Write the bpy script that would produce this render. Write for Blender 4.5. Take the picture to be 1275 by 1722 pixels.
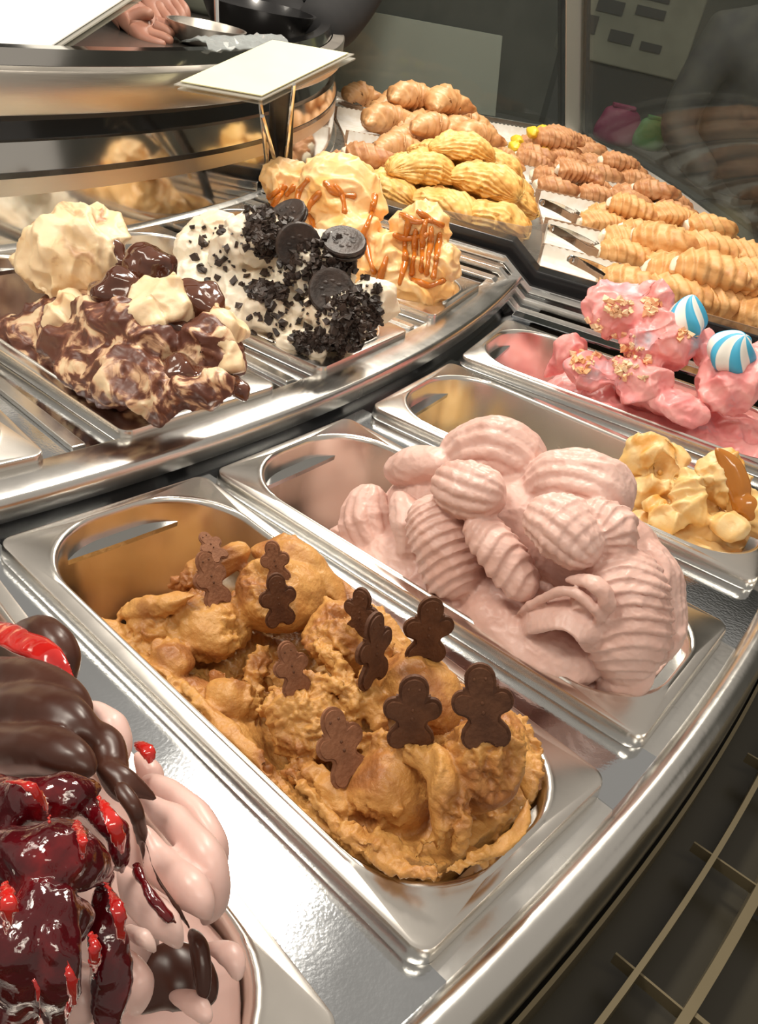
import bpy, bmesh, math, random
import numpy as np
from mathutils import Vector, Matrix, noise as mnoise
from mathutils.bvhtree import BVHTree

random.seed(7)
RNG = np.random.default_rng(7)
for _o in list(bpy.data.objects):
    bpy.data.objects.remove(_o)
SC = bpy.context.scene
COL = SC.collection
PI = math.pi

# ------------------------------------------------------------------ camera
CAM = np.array([2.36285, -0.317536, 0.370352])
YAW, PITCH, ROLL, FPX = math.radians(125.627), math.radians(-31.9146), math.radians(13.3618), 1541.645
_f = np.array([math.cos(YAW)*math.cos(PITCH), math.sin(YAW)*math.cos(PITCH), math.sin(PITCH)])
_r = np.array([math.sin(YAW), -math.cos(YAW), 0.0])
_u = np.cross(_r, _f)
_c, _s = math.cos(ROLL), math.sin(ROLL)
_r, _u = _c*_r + _s*_u, -_s*_r + _c*_u
cam_data = bpy.data.cameras.new('camera')
cam = bpy.data.objects.new('camera', cam_data)
COL.objects.link(cam)
cam.matrix_world = Matrix(((_r[0], _u[0], -_f[0], CAM[0]), (_r[1], _u[1], -_f[1], CAM[1]),
                           (_r[2], _u[2], -_f[2], CAM[2]), (0, 0, 0, 1)))
cam_data.sensor_fit = 'VERTICAL'
cam_data.sensor_height = 36.0
cam_data.lens = FPX/1722*36.0
cam_data.clip_start = 0.01
SC.camera = cam

# ------------------------------------------------------------------ world, lamps, exposure
world = bpy.data.worlds.new('world')
SC.world = world
world.use_nodes = True
world.node_tree.nodes['Background'].inputs[0].default_value = (1.0, 0.90, 0.78, 1)
world.node_tree.nodes['Background'].inputs[1].default_value = 0.42
SC.view_settings.view_transform = 'Standard'
SC.view_settings.look = 'None'
SC.view_settings.gamma = 1.0
SC.view_settings.exposure = 0.0


def area_lamp(name, loc, target, size, size_y, power, color):
    d = bpy.data.lights.new(name, 'AREA')
    d.shape = 'RECTANGLE'
    d.size, d.size_y, d.energy, d.color = size, size_y, power, color
    o = bpy.data.objects.new(name, d)
    o.location = loc
    o.rotation_euler = (Vector(target) - Vector(loc)).to_track_quat('-Z', 'Y').to_euler()
    COL.objects.link(o)
    return o


WARM = (1.0, 0.91, 0.79)
# lamps hanging in the canopy over the ring of the counter
for _th, _p in ((-0.30, 8.0), (0.34, 14.0), (0.95, 13.0)):
    area_lamp('canopy_lamp', (1.68*math.cos(_th), 1.68*math.sin(_th), 1.22),
              (1.95*math.cos(_th), 1.95*math.sin(_th), 0), 0.24, 0.24, _p, WARM)
# long ceiling fittings in the shop
area_lamp('ceiling_lamp', (2.9, -0.6, 1.9), (2.0, 0.2, 0), 1.2, 0.25, 12, (1.0, 0.90, 0.76))
area_lamp('ceiling_lamp', (0.6, 2.6, 2.0), (1.2, 1.2, 0), 1.4, 0.3, 10, (1.0, 0.90, 0.76))
area_lamp('ceiling_lamp', (0.5, -0.9, 1.9), (1.5, 0.0, 0), 1.2, 0.3, 12, (1.0, 0.92, 0.80))

# ------------------------------------------------------------------ geometry helpers


def ray(x, y):
    d = _f + _r*(x-637.5)/FPX - _u*(y-861)/FPX
    return d/np.linalg.norm(d)


def at_z(x, y, z):
    d = ray(x, y)
    return CAM + d*(z-CAM[2])/d[2]


def at_depth(x, y, k):
    d = _f + _r*(x-637.5)/FPX - _u*(y-861)/FPX
    return CAM + d*k


def at_v(x, y, th, v):
    """point seen at a pixel on the upright plane that runs along a pan, v beside its centre line"""
    t = np.array([-math.sin(th), math.cos(th), 0])
    d = ray(x, y)
    return CAM + d*((v - CAM@t)/(d@t))


def cyl(R, t, z):
    return np.array([R*math.cos(t), R*math.sin(t), z])


class Pan:
    """local frame of a pan: u along the radius, v across, z up"""
    def __init__(self, th, r0, z, L=0.362, W=0.165):
        self.th, self.r0, self.z, self.L, self.W = th, r0, z, L, W
        self.e = np.array([math.cos(th), math.sin(th), 0])
        self.t = np.array([-math.sin(th), math.cos(th), 0])

    def p(self, u, v, z=0.0):
        return self.e*(self.r0+u) + self.t*v + np.array([0, 0, self.z+z])

    def px(self, x, y, v):
        return at_v(x, y, self.th, v)

    def loc(self, P):
        return P@self.e - self.r0, P@self.t, P[..., 2]-self.z


class MB:
    def __init__(self):
        self.v, self.f, self.n = [], [], 0

    def add(self, V, F):
        V = np.asarray(V, float).reshape(-1, 3)
        self.v.append(V)
        self.f.extend([tuple(int(i)+self.n for i in q) for q in F])
        self.n += len(V)
        return self

    def grid(self, G, close_u=False, close_v=False):
        a, b, _ = G.shape
        F = []
        for i in range(a if close_u else a-1):
            for j in range(b if close_v else b-1):
                i2, j2 = (i+1) % a, (j+1) % b
                F.append((i*b+j, i2*b+j, i2*b+j2, i*b+j2))
        return self.add(G.reshape(-1, 3), F)

    def box(self, c, ex, ey, ez):
        """box from a centre and three half-axis vectors"""
        c, ex, ey, ez = [np.asarray(k, float) for k in (c, ex, ey, ez)]
        V = [c+sx*ex+sy*ey+sz*ez for sx in (-1, 1) for sy in (-1, 1) for sz in (-1, 1)]
        F = [(0, 1, 3, 2), (4, 6, 7, 5), (0, 4, 5, 1), (2, 3, 7, 6), (0, 2, 6, 4), (1, 5, 7, 3)]
        return self.add(V, F)

    def tube(self, pts, r, nv=10, samples=None):
        P = catmull(np.asarray(pts, float), samples or max(2, 6*(len(pts)-1))) if len(pts) > 2 else np.asarray(pts, float)
        r = np.interp(np.linspace(0, 1, len(P)), np.linspace(0, 1, len(np.atleast_1d(r))), np.atleast_1d(r)) if np.ndim(r) else np.full(len(P), r)
        T = np.gradient(P, axis=0)
        T /= np.linalg.norm(T, axis=1)[:, None]+1e-12
        a = np.linspace(0, 2*PI, nv, endpoint=False)
        G = np.zeros((len(P), nv, 3))
        ref = np.array([0.31, 0.17, 0.93])
        for i in range(len(P)):
            s = np.cross(T[i], ref)
            s /= np.linalg.norm(s)+1e-12
            q = np.cross(s, T[i])
            G[i] = P[i]+r[i]*(np.cos(a)[:, None]*s+np.sin(a)[:, None]*q)
        n0 = self.n
        self.grid(G, close_v=True)
        self.f.append(tuple(n0+j for j in range(nv)))
        m = n0+(len(P)-1)*nv
        self.f.append(tuple(m+nv-1-j for j in range(nv)))
        return self

    def prism(self, poly, origin, ax, ay, az, depth):
        """2-D outline extruded by depth along az"""
        o, ax, ay, az = [np.asarray(k, float) for k in (origin, ax, ay, az)]
        n = len(poly)
        A = [o+ax*p[0]+ay*p[1]-az*depth/2 for p in poly]
        B = [a+az*depth for a in A]
        F = [tuple(range(n-1, -1, -1)), tuple(range(n, 2*n))]
        F += [(i, (i+1) % n, n+(i+1) % n, n+i) for i in range(n)]
        return self.add(A+B, F)

    def mesh(self, name):
        me = bpy.data.meshes.new(name)
        me.from_pydata([tuple(k) for k in np.concatenate(self.v)], [], self.f)
        bm = bmesh.new()
        bm.from_mesh(me)
        bmesh.ops.recalc_face_normals(bm, faces=bm.faces)
        bm.to_mesh(me)
        bm.free()
        return me

    def build(self, name, mat, parent=None, smooth=True, bevel=0.0, auto=35):
        me = self.mesh(name)
        return link(name, me, mat, parent, smooth, bevel, auto)


def link(name, me, mat, parent=None, smooth=True, bevel=0.0, auto=35):
    o = bpy.data.objects.new(name, me)
    COL.objects.link(o)
    me.materials.clear()
    me.materials.append(mat)
    if smooth:
        me.polygons.foreach_set('use_smooth', [True]*len(me.polygons))
        if auto:
            bm = bmesh.new()
            bm.from_mesh(me)
            lim = math.radians(auto)
            for e in bm.edges:
                if len(e.link_faces) == 2 and e.calc_face_angle(0) > lim:
                    e.smooth = False
            bm.to_mesh(me)
            bm.free()
    if bevel:
        m = o.modifiers.new('bevel', 'BEVEL')
        m.width, m.segments, m.limit_method, m.angle_limit = bevel, 2, 'ANGLE', math.radians(40)
    if parent:
        o.parent = parent
    return o


def tag(o, label, cat=None, group=None, kind=None):
    o['label'] = label
    if cat:
        o['category'] = cat
    if group:
        o['group'] = group
    if kind:
        o['kind'] = kind
    return o


def empty(name, loc=(0, 0, 0)):
    o = bpy.data.objects.new(name, None)
    o.empty_display_size = 0.02
    o.location = Vector([float(k) for k in loc])
    COL.objects.link(o)
    return o


def catmull(P, n):
    P = np.asarray(P, float)
    m = len(P)
    if m == 2:
        s = np.linspace(0, 1, n)[:, None]
        return P[0]*(1-s)+P[1]*s
    Q = np.vstack([2*P[0]-P[1], P, 2*P[-1]-P[-2]])
    out = []
    for s in np.linspace(0, m-1-1e-9, n):
        i = int(s)
        t = s-i
        a, b, c, d = Q[i], Q[i+1], Q[i+2], Q[i+3]
        out.append(0.5*((2*b)+(c-a)*t+(2*a-5*b+4*c-d)*t*t+(3*b-3*c+d-a)*t**3))
    return np.array(out)


def saw(x):
    x = x-np.floor(x)
    return np.where(x < 0.82, x/0.82, (1-x)/0.18)


def sweep(mb, pts, w, h=None, nu=44, nv=36, up=(0, 0, 1), ribl=None, ribt=None, endp=3.0, wob=0.0, seed=0, fold=None):
    """a soft tongue swept along pts: half-width w, half-height h (lists run along it);
    ribl = (count, depth) ridges along it, ribt = (count, depth, bow) ripples across it, fold = (count, depth) drawn-up lips"""
    h = w if h is None else h
    P = catmull(np.asarray(pts, float), nu)
    s = np.linspace(0, 1, nu)
    W = np.interp(s, np.linspace(0, 1, len(np.atleast_1d(w))), np.atleast_1d(w)) if np.ndim(w) else np.full(nu, w)
    H = np.interp(s, np.linspace(0, 1, len(np.atleast_1d(h))), np.atleast_1d(h)) if np.ndim(h) else np.full(nu, h)
    cap = np.sqrt(np.clip(1-np.abs(2*s-1)**endp, 0, 1))
    cap[0] = cap[-1] = 0.02
    T = np.gradient(P, axis=0)
    T /= np.linalg.norm(T, axis=1)[:, None]+1e-12
    a = np.linspace(0, 2*PI, nv, endpoint=False)
    G = np.zeros((nu, nv, 3))
    upv = np.asarray(up, float)
    ph = seed*1.7
    rg = np.random.default_rng(int(seed*100)+11)
    folds = [(rg.uniform(0, 2*PI), rg.uniform(-1.8, 1.8), fold[1]*rg.uniform(0.5, 1.2), rg.uniform(0, 6), rg.uniform(0.35, 0.7)) for _ in range(fold[0])] if fold else []
    for i in range(nu):
        side = np.cross(T[i], upv)
        if np.linalg.norm(side) < 1e-3:
            side = np.cross(T[i], np.array([1.0, 0.2, 0]))
        side /= np.linalg.norm(side)
        q = np.cross(side, T[i])
        m = np.ones(nv)
        if ribl:
            m += ribl[1]*(np.abs(np.sin(a*ribl[0]/2+ph+s[i]*0.8))**0.7-0.6)
        if ribt:
            bow = ribt[2] if len(ribt) > 2 else 0
            m += ribt[1]*(saw(ribt[0]*s[i]+bow*(np.sin(a)**2)*0.5+ph+0.12*np.sin(3*a+ph))-0.5)
        for (a0, tw, am, p2, wd) in folds:
            d = np.mod(a-a0-tw*s[i]-0.15*math.sin(9*s[i]+p2)+PI, 2*PI)-PI
            lip = np.where(d < 0, np.exp(d/wd), np.exp(-d/(wd*0.22)))
            m += am*(0.6+0.4*math.sin(7*s[i]+p2))*(lip-0.15)
        if wob:
            m += wob*(np.sin(3*a+7*s[i]+ph)+0.6*np.sin(2*a-11*s[i]+2*ph))
        G[i] = P[i]+cap[i]*m[:, None]*(W[i]*np.cos(a)[:, None]*side+H[i]*np.sin(a)[:, None]*q)
    n0 = mb.n
    mb.grid(G, close_v=True)
    mb.f.append(tuple(n0+j for j in range(nv)))
    k = n0+(nu-1)*nv
    mb.f.append(tuple(k+nv-1-j for j in range(nv)))
    return mb


def ball(mb, c, r, n=24, rib=None, wob=0.0, seed=0, axis=(0, 0, 1)):
    """ellipsoid blob; r a number or three"""
    r = np.array([r, r, r]) if np.ndim(r) == 0 else np.asarray(r, float)
    th = np.linspace(0.02, PI-0.02, n)
    a = np.linspace(0, 2*PI, 2*n, endpoint=False)
    A, B = np.meshgrid(a, th)
    m = np.ones_like(A)
    if rib:
        m += rib[1]*(np.abs(np.sin(A*rib[0]/2+seed))**0.7-0.6)*np.sin(B)
    if wob:
        m += wob*(np.sin(3*A+2*B+seed)+0.7*np.sin(2*A-5*B+2*seed))
    ax = Vector(axis).normalized().to_track_quat('Z', 'Y').to_matrix()
    D = np.stack([r[0]*m*np.sin(B)*np.cos(A), r[1]*m*np.sin(B)*np.sin(A), r[2]*m*np.cos(B)], -1)
    D = D@np.array(ax).T
    n0 = mb.n
    mb.grid(D+np.asarray(c, float), close_v=True)
    mb.f.append(tuple(n0+j for j in range(2*n)))
    k = n0+(n-1)*2*n
    mb.f.append(tuple(k+2*n-1-j for j in range(2*n)))
    return mb


def remesh(mb, voxel, smooth=2, disp=None):
    """melt overlapping shapes into one skin, then push it along its normals by disp(point, normal)"""
    me = mb.mesh('tmp')
    o = bpy.data.objects.new('tmp', me)
    COL.objects.link(o)
    m = o.modifiers.new('r', 'REMESH')
    m.mode, m.voxel_size = 'VOXEL', voxel
    if smooth:
        k = o.modifiers.new('s', 'SMOOTH')
        k.iterations, k.factor = smooth, 0.5
    dg = bpy.context.evaluated_depsgraph_get()
    out = bpy.data.meshes.new_from_object(o.evaluated_get(dg))
    bpy.data.objects.remove(o)
    bpy.data.meshes.remove(me)
    if disp:
        n = len(out.vertices)
        co = np.zeros(n*3)
        no = np.zeros(n*3)
        out.vertices.foreach_get('co', co)
        out.vertices.foreach_get('normal', no)
        co, no = co.reshape(-1, 3), no.reshape(-1, 3)
        d = np.array([disp(Vector(a), b) for a, b in zip(co, no)])
        co = co+no*d[:, None]
        out.vertices.foreach_set('co', co.ravel())
        out.update()
    return out


def fbm(p, scale, octv=3):
    return mnoise.fractal(p*scale, 1.0, 2.0, octv)


def ridged(p, scale, octv=3):
    return mnoise.ridged_multi_fractal(p*scale, 1.0, 2.0, octv, 1.0, 2.0)


def bvh_of(o):
    me = o.data
    return BVHTree.FromPolygons([v.co for v in me.vertices], [tuple(p.vertices) for p in me.polygons])


def hit_px(b, x, y):
    d = ray(x, y)
    h = b.ray_cast(Vector(CAM), Vector(d))
    return (np.array(h[0]), np.array(h[1])) if h[0] is not None else (None, None)


def hit_down(b, x, y):
    h = b.ray_cast(Vector((x, y, 0.6)), Vector((0, 0, -1)))
    return (np.array(h[0]), np.array(h[1])) if h[0] is not None else (None, None)


def ring_prof(mb, prof, t0, t1, n=96, closed=True):
    t = np.linspace(t0, t1, n)
    G = np.zeros((n, len(prof), 3))
    for j, (R, z) in enumerate(prof):
        G[:, j, 0], G[:, j, 1], G[:, j, 2] = R*np.cos(t), R*np.sin(t), z
    n0 = mb.n
    mb.grid(G, close_v=closed)
    if closed:
        k = len(prof)
        mb.f.append(tuple(n0+j for j in range(k)))
        mb.f.append(tuple(n0+(n-1)*k+k-1-j for j in range(k)))
    return mb


def copy_tree(o, parent=None):
    c = o.copy()
    COL.objects.link(c)
    c.parent = parent
    for ch in [k for k in o.children]:
        copy_tree(ch, c)
    return c


# ------------------------------------------------------------------ materials
MATS = {}


def mat(name, color, rough=0.5, metal=0.0, sss=0.0, sss_col=None, coat=0.0, var=None, var_scale=30.0, bump=0.0,
        bump_scale=200.0, stretch=None, emit=None, detail=4.0, dist=0.0, lo=0.4, hi=0.6, spec=0.5, rough_var=0.0, bump_d=0.002):
    m = bpy.data.materials.new(name)
    m.use_nodes = True
    nt = m.node_tree
    b = nt.nodes['Principled BSDF']
    b.inputs['Base Color'].default_value = (*color, 1)
    b.inputs['Roughness'].default_value = rough
    b.inputs['Metallic'].default_value = metal
    b.inputs['Specular IOR Level'].default_value = spec
    if sss:
        b.inputs['Subsurface Weight'].default_value = sss
        b.inputs['Subsurface Radius'].default_value = sss_col or (0.004, 0.0025, 0.0015)
        b.inputs['Subsurface Scale'].default_value = 1.0
    if coat:
        b.inputs['Coat Weight'].default_value = coat
        b.inputs['Coat Roughness'].default_value = 0.06
    tc = nt.nodes.new('ShaderNodeTexCoord')
    src = tc.outputs['Object']
    if stretch:
        mp = nt.nodes.new('ShaderNodeMapping')
        mp.inputs['Scale'].default_value = stretch
        nt.links.new(src, mp.inputs['Vector'])
        src = mp.outputs['Vector']

    def nz(scale, det, d=0.0):
        n = nt.nodes.new('ShaderNodeTexNoise')
        n.inputs['Scale'].default_value = scale
        n.inputs['Detail'].default_value = det
        n.inputs['Distortion'].default_value = d
        nt.links.new(src, n.inputs['Vector'])
        return n.outputs['Fac']
    if var:
        cols = [color]+(list(var) if isinstance(var[0], (tuple, list)) else [var])
        rp = nt.nodes.new('ShaderNodeValToRGB')
        el = rp.color_ramp.elements
        el[0].position, el[0].color = lo, (*cols[0], 1)
        el[1].position, el[1].color = hi, (*cols[-1], 1)
        for i, c in enumerate(cols[1:-1]):
            e = el.new(lo+(hi-lo)*(i+1)/(len(cols)-1))
            e.color = (*c, 1)
        nt.links.new(nz(var_scale, detail, dist), rp.inputs['Fac'])
        nt.links.new(rp.outputs['Color'], b.inputs['Base Color'])
    if rough_var:
        mr = nt.nodes.new('ShaderNodeMapRange')
        mr.inputs['To Min'].default_value = max(0.02, rough-rough_var)
        mr.inputs['To Max'].default_value = rough+rough_var
        nt.links.new(nz(25, 5), mr.inputs['Value'])
        nt.links.new(mr.outputs['Result'], b.inputs['Roughness'])
    if bump:
        bn = nt.nodes.new('ShaderNodeBump')
        bn.inputs['Strength'].default_value = bump
        bn.inputs['Distance'].default_value = bump_d
        nt.links.new(nz(bump_scale, 3), bn.inputs['Height'])
        nt.links.new(bn.outputs['Normal'], b.inputs['Normal'])
    if emit:
        b.inputs['Emission Color'].default_value = (*emit[0], 1)
        b.inputs['Emission Strength'].default_value = emit[1]
    MATS[name] = m
    return m


def glass_mat(name, tint, refl=1.0, haze=0.0, haze_col=(0.5, 0.55, 0.52)):
    m = bpy.data.materials.new(name)
    m.use_nodes = True
    nt = m.node_tree
    nt.nodes.clear()
    out = nt.nodes.new('ShaderNodeOutputMaterial')
    tr = nt.nodes.new('ShaderNodeBsdfTransparent')
    tr.inputs[0].default_value = (*tint, 1)
    gl = nt.nodes.new('ShaderNodeBsdfGlossy')
    gl.inputs['Roughness'].default_value = 0.03
    lw = nt.nodes.new('ShaderNodeLayerWeight')
    lw.inputs['Blend'].default_value = 0.5
    pw = nt.nodes.new('ShaderNodeMath')
    pw.operation = 'POWER'
    pw.inputs[1].default_value = 4.0
    nt.links.new(lw.outputs['Facing'], pw.inputs[0])
    mr = nt.nodes.new('ShaderNodeMapRange')
    mr.inputs['To Min'].default_value = 0.03*refl
    mr.inputs['To Max'].default_value = 0.40*refl
    nt.links.new(pw.outputs[0], mr.inputs['Value'])
    mx = nt.nodes.new('ShaderNodeMixShader')
    nt.links.new(mr.outputs['Result'], mx.inputs[0])
    nt.links.new(tr.outputs[0], mx.inputs[1])
    nt.links.new(gl.outputs[0], mx.inputs[2])
    last = mx.outputs[0]
    if haze:
        df = nt.nodes.new('ShaderNodeBsdfDiffuse')
        df.inputs[0].default_value = (*haze_col, 1)
        m2 = nt.nodes.new('ShaderNodeMixShader')
        m2.inputs[0].default_value = haze
        nt.links.new(last, m2.inputs[1])
        nt.links.new(df.outputs[0], m2.inputs[2])
        last = m2.outputs[0]
    nt.links.new(last, out.inputs[0])
    return m


def steel(name, color=(0.74, 0.72, 0.68), rough=0.22, bump=0.05, bump_scale=60, stretch=None, rv=0.08):
    return mat(name, color, rough, 1.0, bump=bump, bump_scale=bump_scale, stretch=stretch, rough_var=rv)


M_PAN = steel('pan_steel', (0.78, 0.75, 0.70), 0.24, 0.10, 25)
M_DECK = steel('deck_steel', (0.58, 0.61, 0.64), 0.10, 0.035, 500, None, 0.05)
M_RAIL = steel('rail_steel', (0.76, 0.75, 0.72), 0.24, 0.08, 90)
M_BAND = steel('brushed_band', (0.62, 0.58, 0.52), 0.34, 0.10, 60, (1, 1, 30))
M_MIRROR = steel('polished_steel', (0.66, 0.65, 0.62), 0.10, 0.02, 20, None, 0.03)
M_CHROME = steel('chrome', (0.85, 0.85, 0.84), 0.10, 0.0, 20, None, 0.02)
M_DARK = mat('black_trim', (0.012, 0.012, 0.013), 0.25, coat=0.3)
M_VOID = mat('dark_tub', (0.03, 0.03, 0.03), 0.6)
M_GRILLE = mat('bronze_grille', (0.20, 0.165, 0.10), 0.40, 0.6, rough_var=0.1)

# ------------------------------------------------------------------ setting
TH0, TH1 = -0.62, 1.13          # angular span of the built counter
R_OUT, R_STEP, R_DRUM = 2.298, 1.890, 1.485

mb = MB()
mb.box((0, 1.5, -1.12), (5.5, 0, 0), (0, 5.5, 0), (0, 0, 0.02))
fl = mb.build('floor', mat('floor_tiles', (0.12, 0.10, 0.075), 0.4, var=(0.16, 0.13, 0.10), var_scale=3), smooth=False)
tag(fl, 'dark brown shop floor below the display counter', kind='structure')
mb = MB()
mb.box((0, 4.6, 0.7), (5.5, 0, 0), (0, 0.04, 0), (0, 0, 1.9))
wl = mb.build('wall_back', mat('back_wall', (0.085, 0.088, 0.078), 0.6, var=(0.13, 0.13, 0.115), var_scale=2.5), smooth=False)
tag(wl, 'dark grey shop wall far behind the glass', kind='structure')
mb = MB()
mb.box((-2.6, 1.5, 0.7), (0.04, 0, 0), (0, 3.1, 0), (0, 0, 1.9))
wl = mb.build('wall_left', mat('side_wall', (0.06, 0.055, 0.05), 0.6, var=(0.10, 0.09, 0.08), var_scale=2.0), smooth=False)
tag(wl, 'dark shop wall behind the serving area', kind='structure')

# ------------------------------------------------------------------ pans
OUTER = {'cherry': -0.0935, 'coffee': 0.0, 'pink': 0.0917, 'caramel': 0.198, 'bubblegum': 0.298}
INNER = {'cream': -0.054, 'chocolate': 0.069, 'oreo': 0.192, 'toffee': 0.316}
PANS = {}
for k, th in OUTER.items():
    PANS[k] = Pan(th, 1.908, 0.0, 0.366)
for k, th in INNER.items():
    PANS[k] = Pan(th, 1.4966, 0.0196, 0.36)


def rrect(L, W, r, n=12, uoff=0.0):
    """rounded rectangle in (u, v), u from uoff to uoff+L"""
    out = []
    for cx, cy, a0 in ((L-r, W/2-r, 0), (r, W/2-r, PI/2), (r, -W/2+r, PI), (L-r, -W/2+r, 1.5*PI)):
        for i in range(n):
            a = a0+PI/2*i/(n-1)
            out.append((uoff+cx+r*math.cos(a), cy+r*math.sin(a)))
    return out


def pan_mesh(L, W):
    loops = []

    def lp(inset, r, z, iu=None):
        iu = inset if iu is None else iu
        loops.append([(u, v, z) for u, v in rrect(L-2*iu, W-2*inset, r, 12, iu)])
    lp(-0.0005, 0.011, -0.0115)
    lp(-0.0010, 0.011, -0.0100)
    lp(-0.0002, 0.010, -0.0020)
    lp(0.0006, 0.009, -0.0005)
    lp(0.0022, 0.008, 0.0)
    lp(0.0085, 0.052, -0.0004, 0.0065)
    lp(0.0095, 0.054, 0.0008, 0.0075)
    lp(0.0108, 0.055, 0.0010, 0.0088)
    lp(0.0120, 0.056, -0.0002, 0.0100)
    lp(0.0128, 0.056, -0.003, 0.0108)
    lp(0.0150, 0.056, -0.060, 0.0140)
    lp(0.0175, 0.055, -0.105, 0.0170)
    lp(0.0215, 0.052, -0.116, 0.0210)
    lp(0.0290, 0.045, -0.120, 0.0290)
    G = np.array(loops)
    m = MB()
    n0 = m.n
    m.grid(G, close_v=True)
    k = G.shape[1]
    last = n0+(len(loops)-1)*k
    m.f.append(tuple(last+j for j in range(k)))
    # underside so the flange has thickness
    U = np.array([[(u, v, -0.0115) for u, v in rrect(L+0.001, W+0.001, 0.011, 12, -0.0005)],
                  [(u, v, -0.0100) for u, v in rrect(L-0.001, W-0.001, 0.010, 12, 0.0005)],
                  [(u, v, -0.0016) for u, v in rrect(L-0.004, W-0.004, 0.008, 12, 0.002)],
                  [(u, v, -0.0040) for u, v in rrect(L-0.020, W-0.024, 0.054, 12, 0.010)]])
    m.grid(U, close_v=True)
    me = m.mesh('gelato_pan')
    return me


PM_OUT = pan_mesh(0.366, 0.165)
PM_IN = pan_mesh(0.36, 0.165)
PAN_LABELS = {
    'cherry': 'stainless pan with the cherry and chocolate gelato at the near left corner',
    'coffee': 'stainless pan holding the orange-brown coffee gelato stuck with small biscuits',
    'pink': 'stainless pan heaped with rippled pale pink gelato',
    'caramel': 'nearly empty stainless pan with golden gelato only at its near end',
    'bubblegum': 'stainless pan with bright pink gelato and blue-white meringues',
    'cream': 'stainless pan at the left edge of the raised row, only its corner visible',
    'chocolate': 'stainless pan under the chocolate-marbled cream gelato',
    'oreo': 'stainless pan under the white gelato with black biscuit crumbs',
    'toffee': 'stainless pan under the caramel-striped peach gelato',
}
for k, pn in PANS.items():
    o = link('gelato_pan', PM_OUT if k in OUTER else PM_IN, M_PAN, None, True, 0, 40)
    o.matrix_world = Matrix(((pn.e[0], pn.t[0], 0, pn.p(0, 0)[0]), (pn.e[1], pn.t[1], 0, pn.p(0, 0)[1]), (0, 0, 1, pn.z), (0, 0, 0, 1)))
    tag(o, PAN_LABELS[k], 'pan', 'stainless gelato pans')

# ------------------------------------------------------------------ the display counter
counter = empty('display_counter', cyl(1.9, 0.2, -1.1))
tag(counter, 'curved stainless gelato display counter with two tiers and chrome edges', 'counter')
Z3 = np.array([0, 0, 1.0])


def wedge(m, a, b, ra, rb, z, thick=0.004, over=0.007):
    """steel strip that bridges two neighbouring pans from radius ra to rb"""
    pa, pb = PANS[a], PANS[b]
    n = 10
    G = np.zeros((n, 4, 3))
    for i in range(n):
        s = i/(n-1)
        A = pa.p(ra-pa.r0+(rb-ra)*s, pa.W/2-over, 0)
        B = pb.p(ra-pb.r0+(rb-ra)*s, -pb.W/2+over, 0)
        A[2] = B[2] = z
        G[i, 0], G[i, 1] = A, B
        G[i, 2], G[i, 3] = B-Z3*thick, A-Z3*thick
    n0 = m.n
    m.grid(G, close_v=True)
    m.f.append((n0, n0+1, n0+2, n0+3))
    k = n0+(n-1)*4
    m.f.append((k+3, k+2, k+1, k))
    return m


def counter_part(name, m, mt, label=None, smooth=True, bevel=0.0, auto=30):
    o = m.build(name, mt, None, smooth, bevel, auto)
    o.parent = counter
    o.matrix_parent_inverse = Matrix.Translation(-counter.location)
    if label:
        o['label'] = label
    return o


for a, b in (('cherry', 'coffee'), ('coffee', 'pink'), ('pink', 'caramel'), ('caramel', 'bubblegum')):
    counter_part('pan_divider', wedge(MB(), a, b, 1.897, 2.2862, -0.0114), M_DECK)
for a, b in (('cream', 'chocolate'), ('chocolate', 'oreo'), ('oreo', 'toffee')):
    counter_part('pan_divider', wedge(MB(), a, b, 1.50, 1.852, 0.0078), M_DECK)
# raised seams in the middle of the wide inner strips
for a, b in (('cream', 'chocolate'), ('chocolate', 'oreo'), ('oreo', 'toffee')):
    pa, pb = PANS[a], PANS[b]
    m = MB()
    A = (pa.p(0.02, pa.W/2)+pb.p(0.02, -pb.W/2))/2
    B = (pa.p(0.35, pa.W/2)+pb.p(0.35, -pb.W/2))/2
    A[2] = B[2] = 0.0098
    d = (B-A)/2
    s = np.cross(d, Z3)
    s /= np.linalg.norm(s)
    m.box((A+B)/2, d, s*0.006, Z3*0.0022)
    counter_part('seam_bar', m, M_RAIL, smooth=False, bevel=0.001)

m = ring_prof(MB(), [(2.255, -0.0118), (2.286, -0.0118), (2.2865, -0.009), (2.291, -0.001), (2.2955, 0.0015), (2.301, 0.001), (2.306, -0.003),
                     (2.3085, -0.010), (2.3095, -0.050), (2.300, -0.050), (2.300, -0.016), (2.255, -0.016)], TH0, TH1, 140)
counter_part('front_rail', m, M_RAIL, 'polished rounded front rail of the counter', auto=50)
m = ring_prof(MB(), [(1.853, 0.0078), (1.8535, 0.0125), (1.856, 0.0135), (1.886, 0.0135), (1.8895, 0.0115), (1.8905, 0.006), (1.8905, -0.004), (1.853, -0.004)], TH0, 0.425, 120)
counter_part('step_rail', m, M_RAIL, 'broad steel rail along the raised inner row', auto=50)
m = ring_prof(MB(), [(1.8880, -0.004), (1.8880, -0.030), (1.870, -0.030), (1.870, -0.004)], TH0, 0.425, 120)
counter_part('step_riser', m, M_DARK, 'dark riser under the steel step rail')
m = ring_prof(MB(), [(1.880, -0.018), (1.930, -0.018), (1.930, -0.022), (1.880, -0.022)], TH0, 0.425, 100)
counter_part('rear_ledge', m, M_DECK)
m = ring_prof(MB(), [(1.486, 0.0078), (1.520, 0.0078), (1.520, 0.0035), (1.486, 0.0035)], TH0, 0.44, 100)
counter_part('rear_ledge', m, M_DECK)
m = ring_prof(MB(), [(1.45, -0.17), (2.29, -0.17), (2.29, -0.175), (1.45, -0.175)], TH0, 0.44, 60)
counter_part('cold_well', m, M_VOID)
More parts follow.
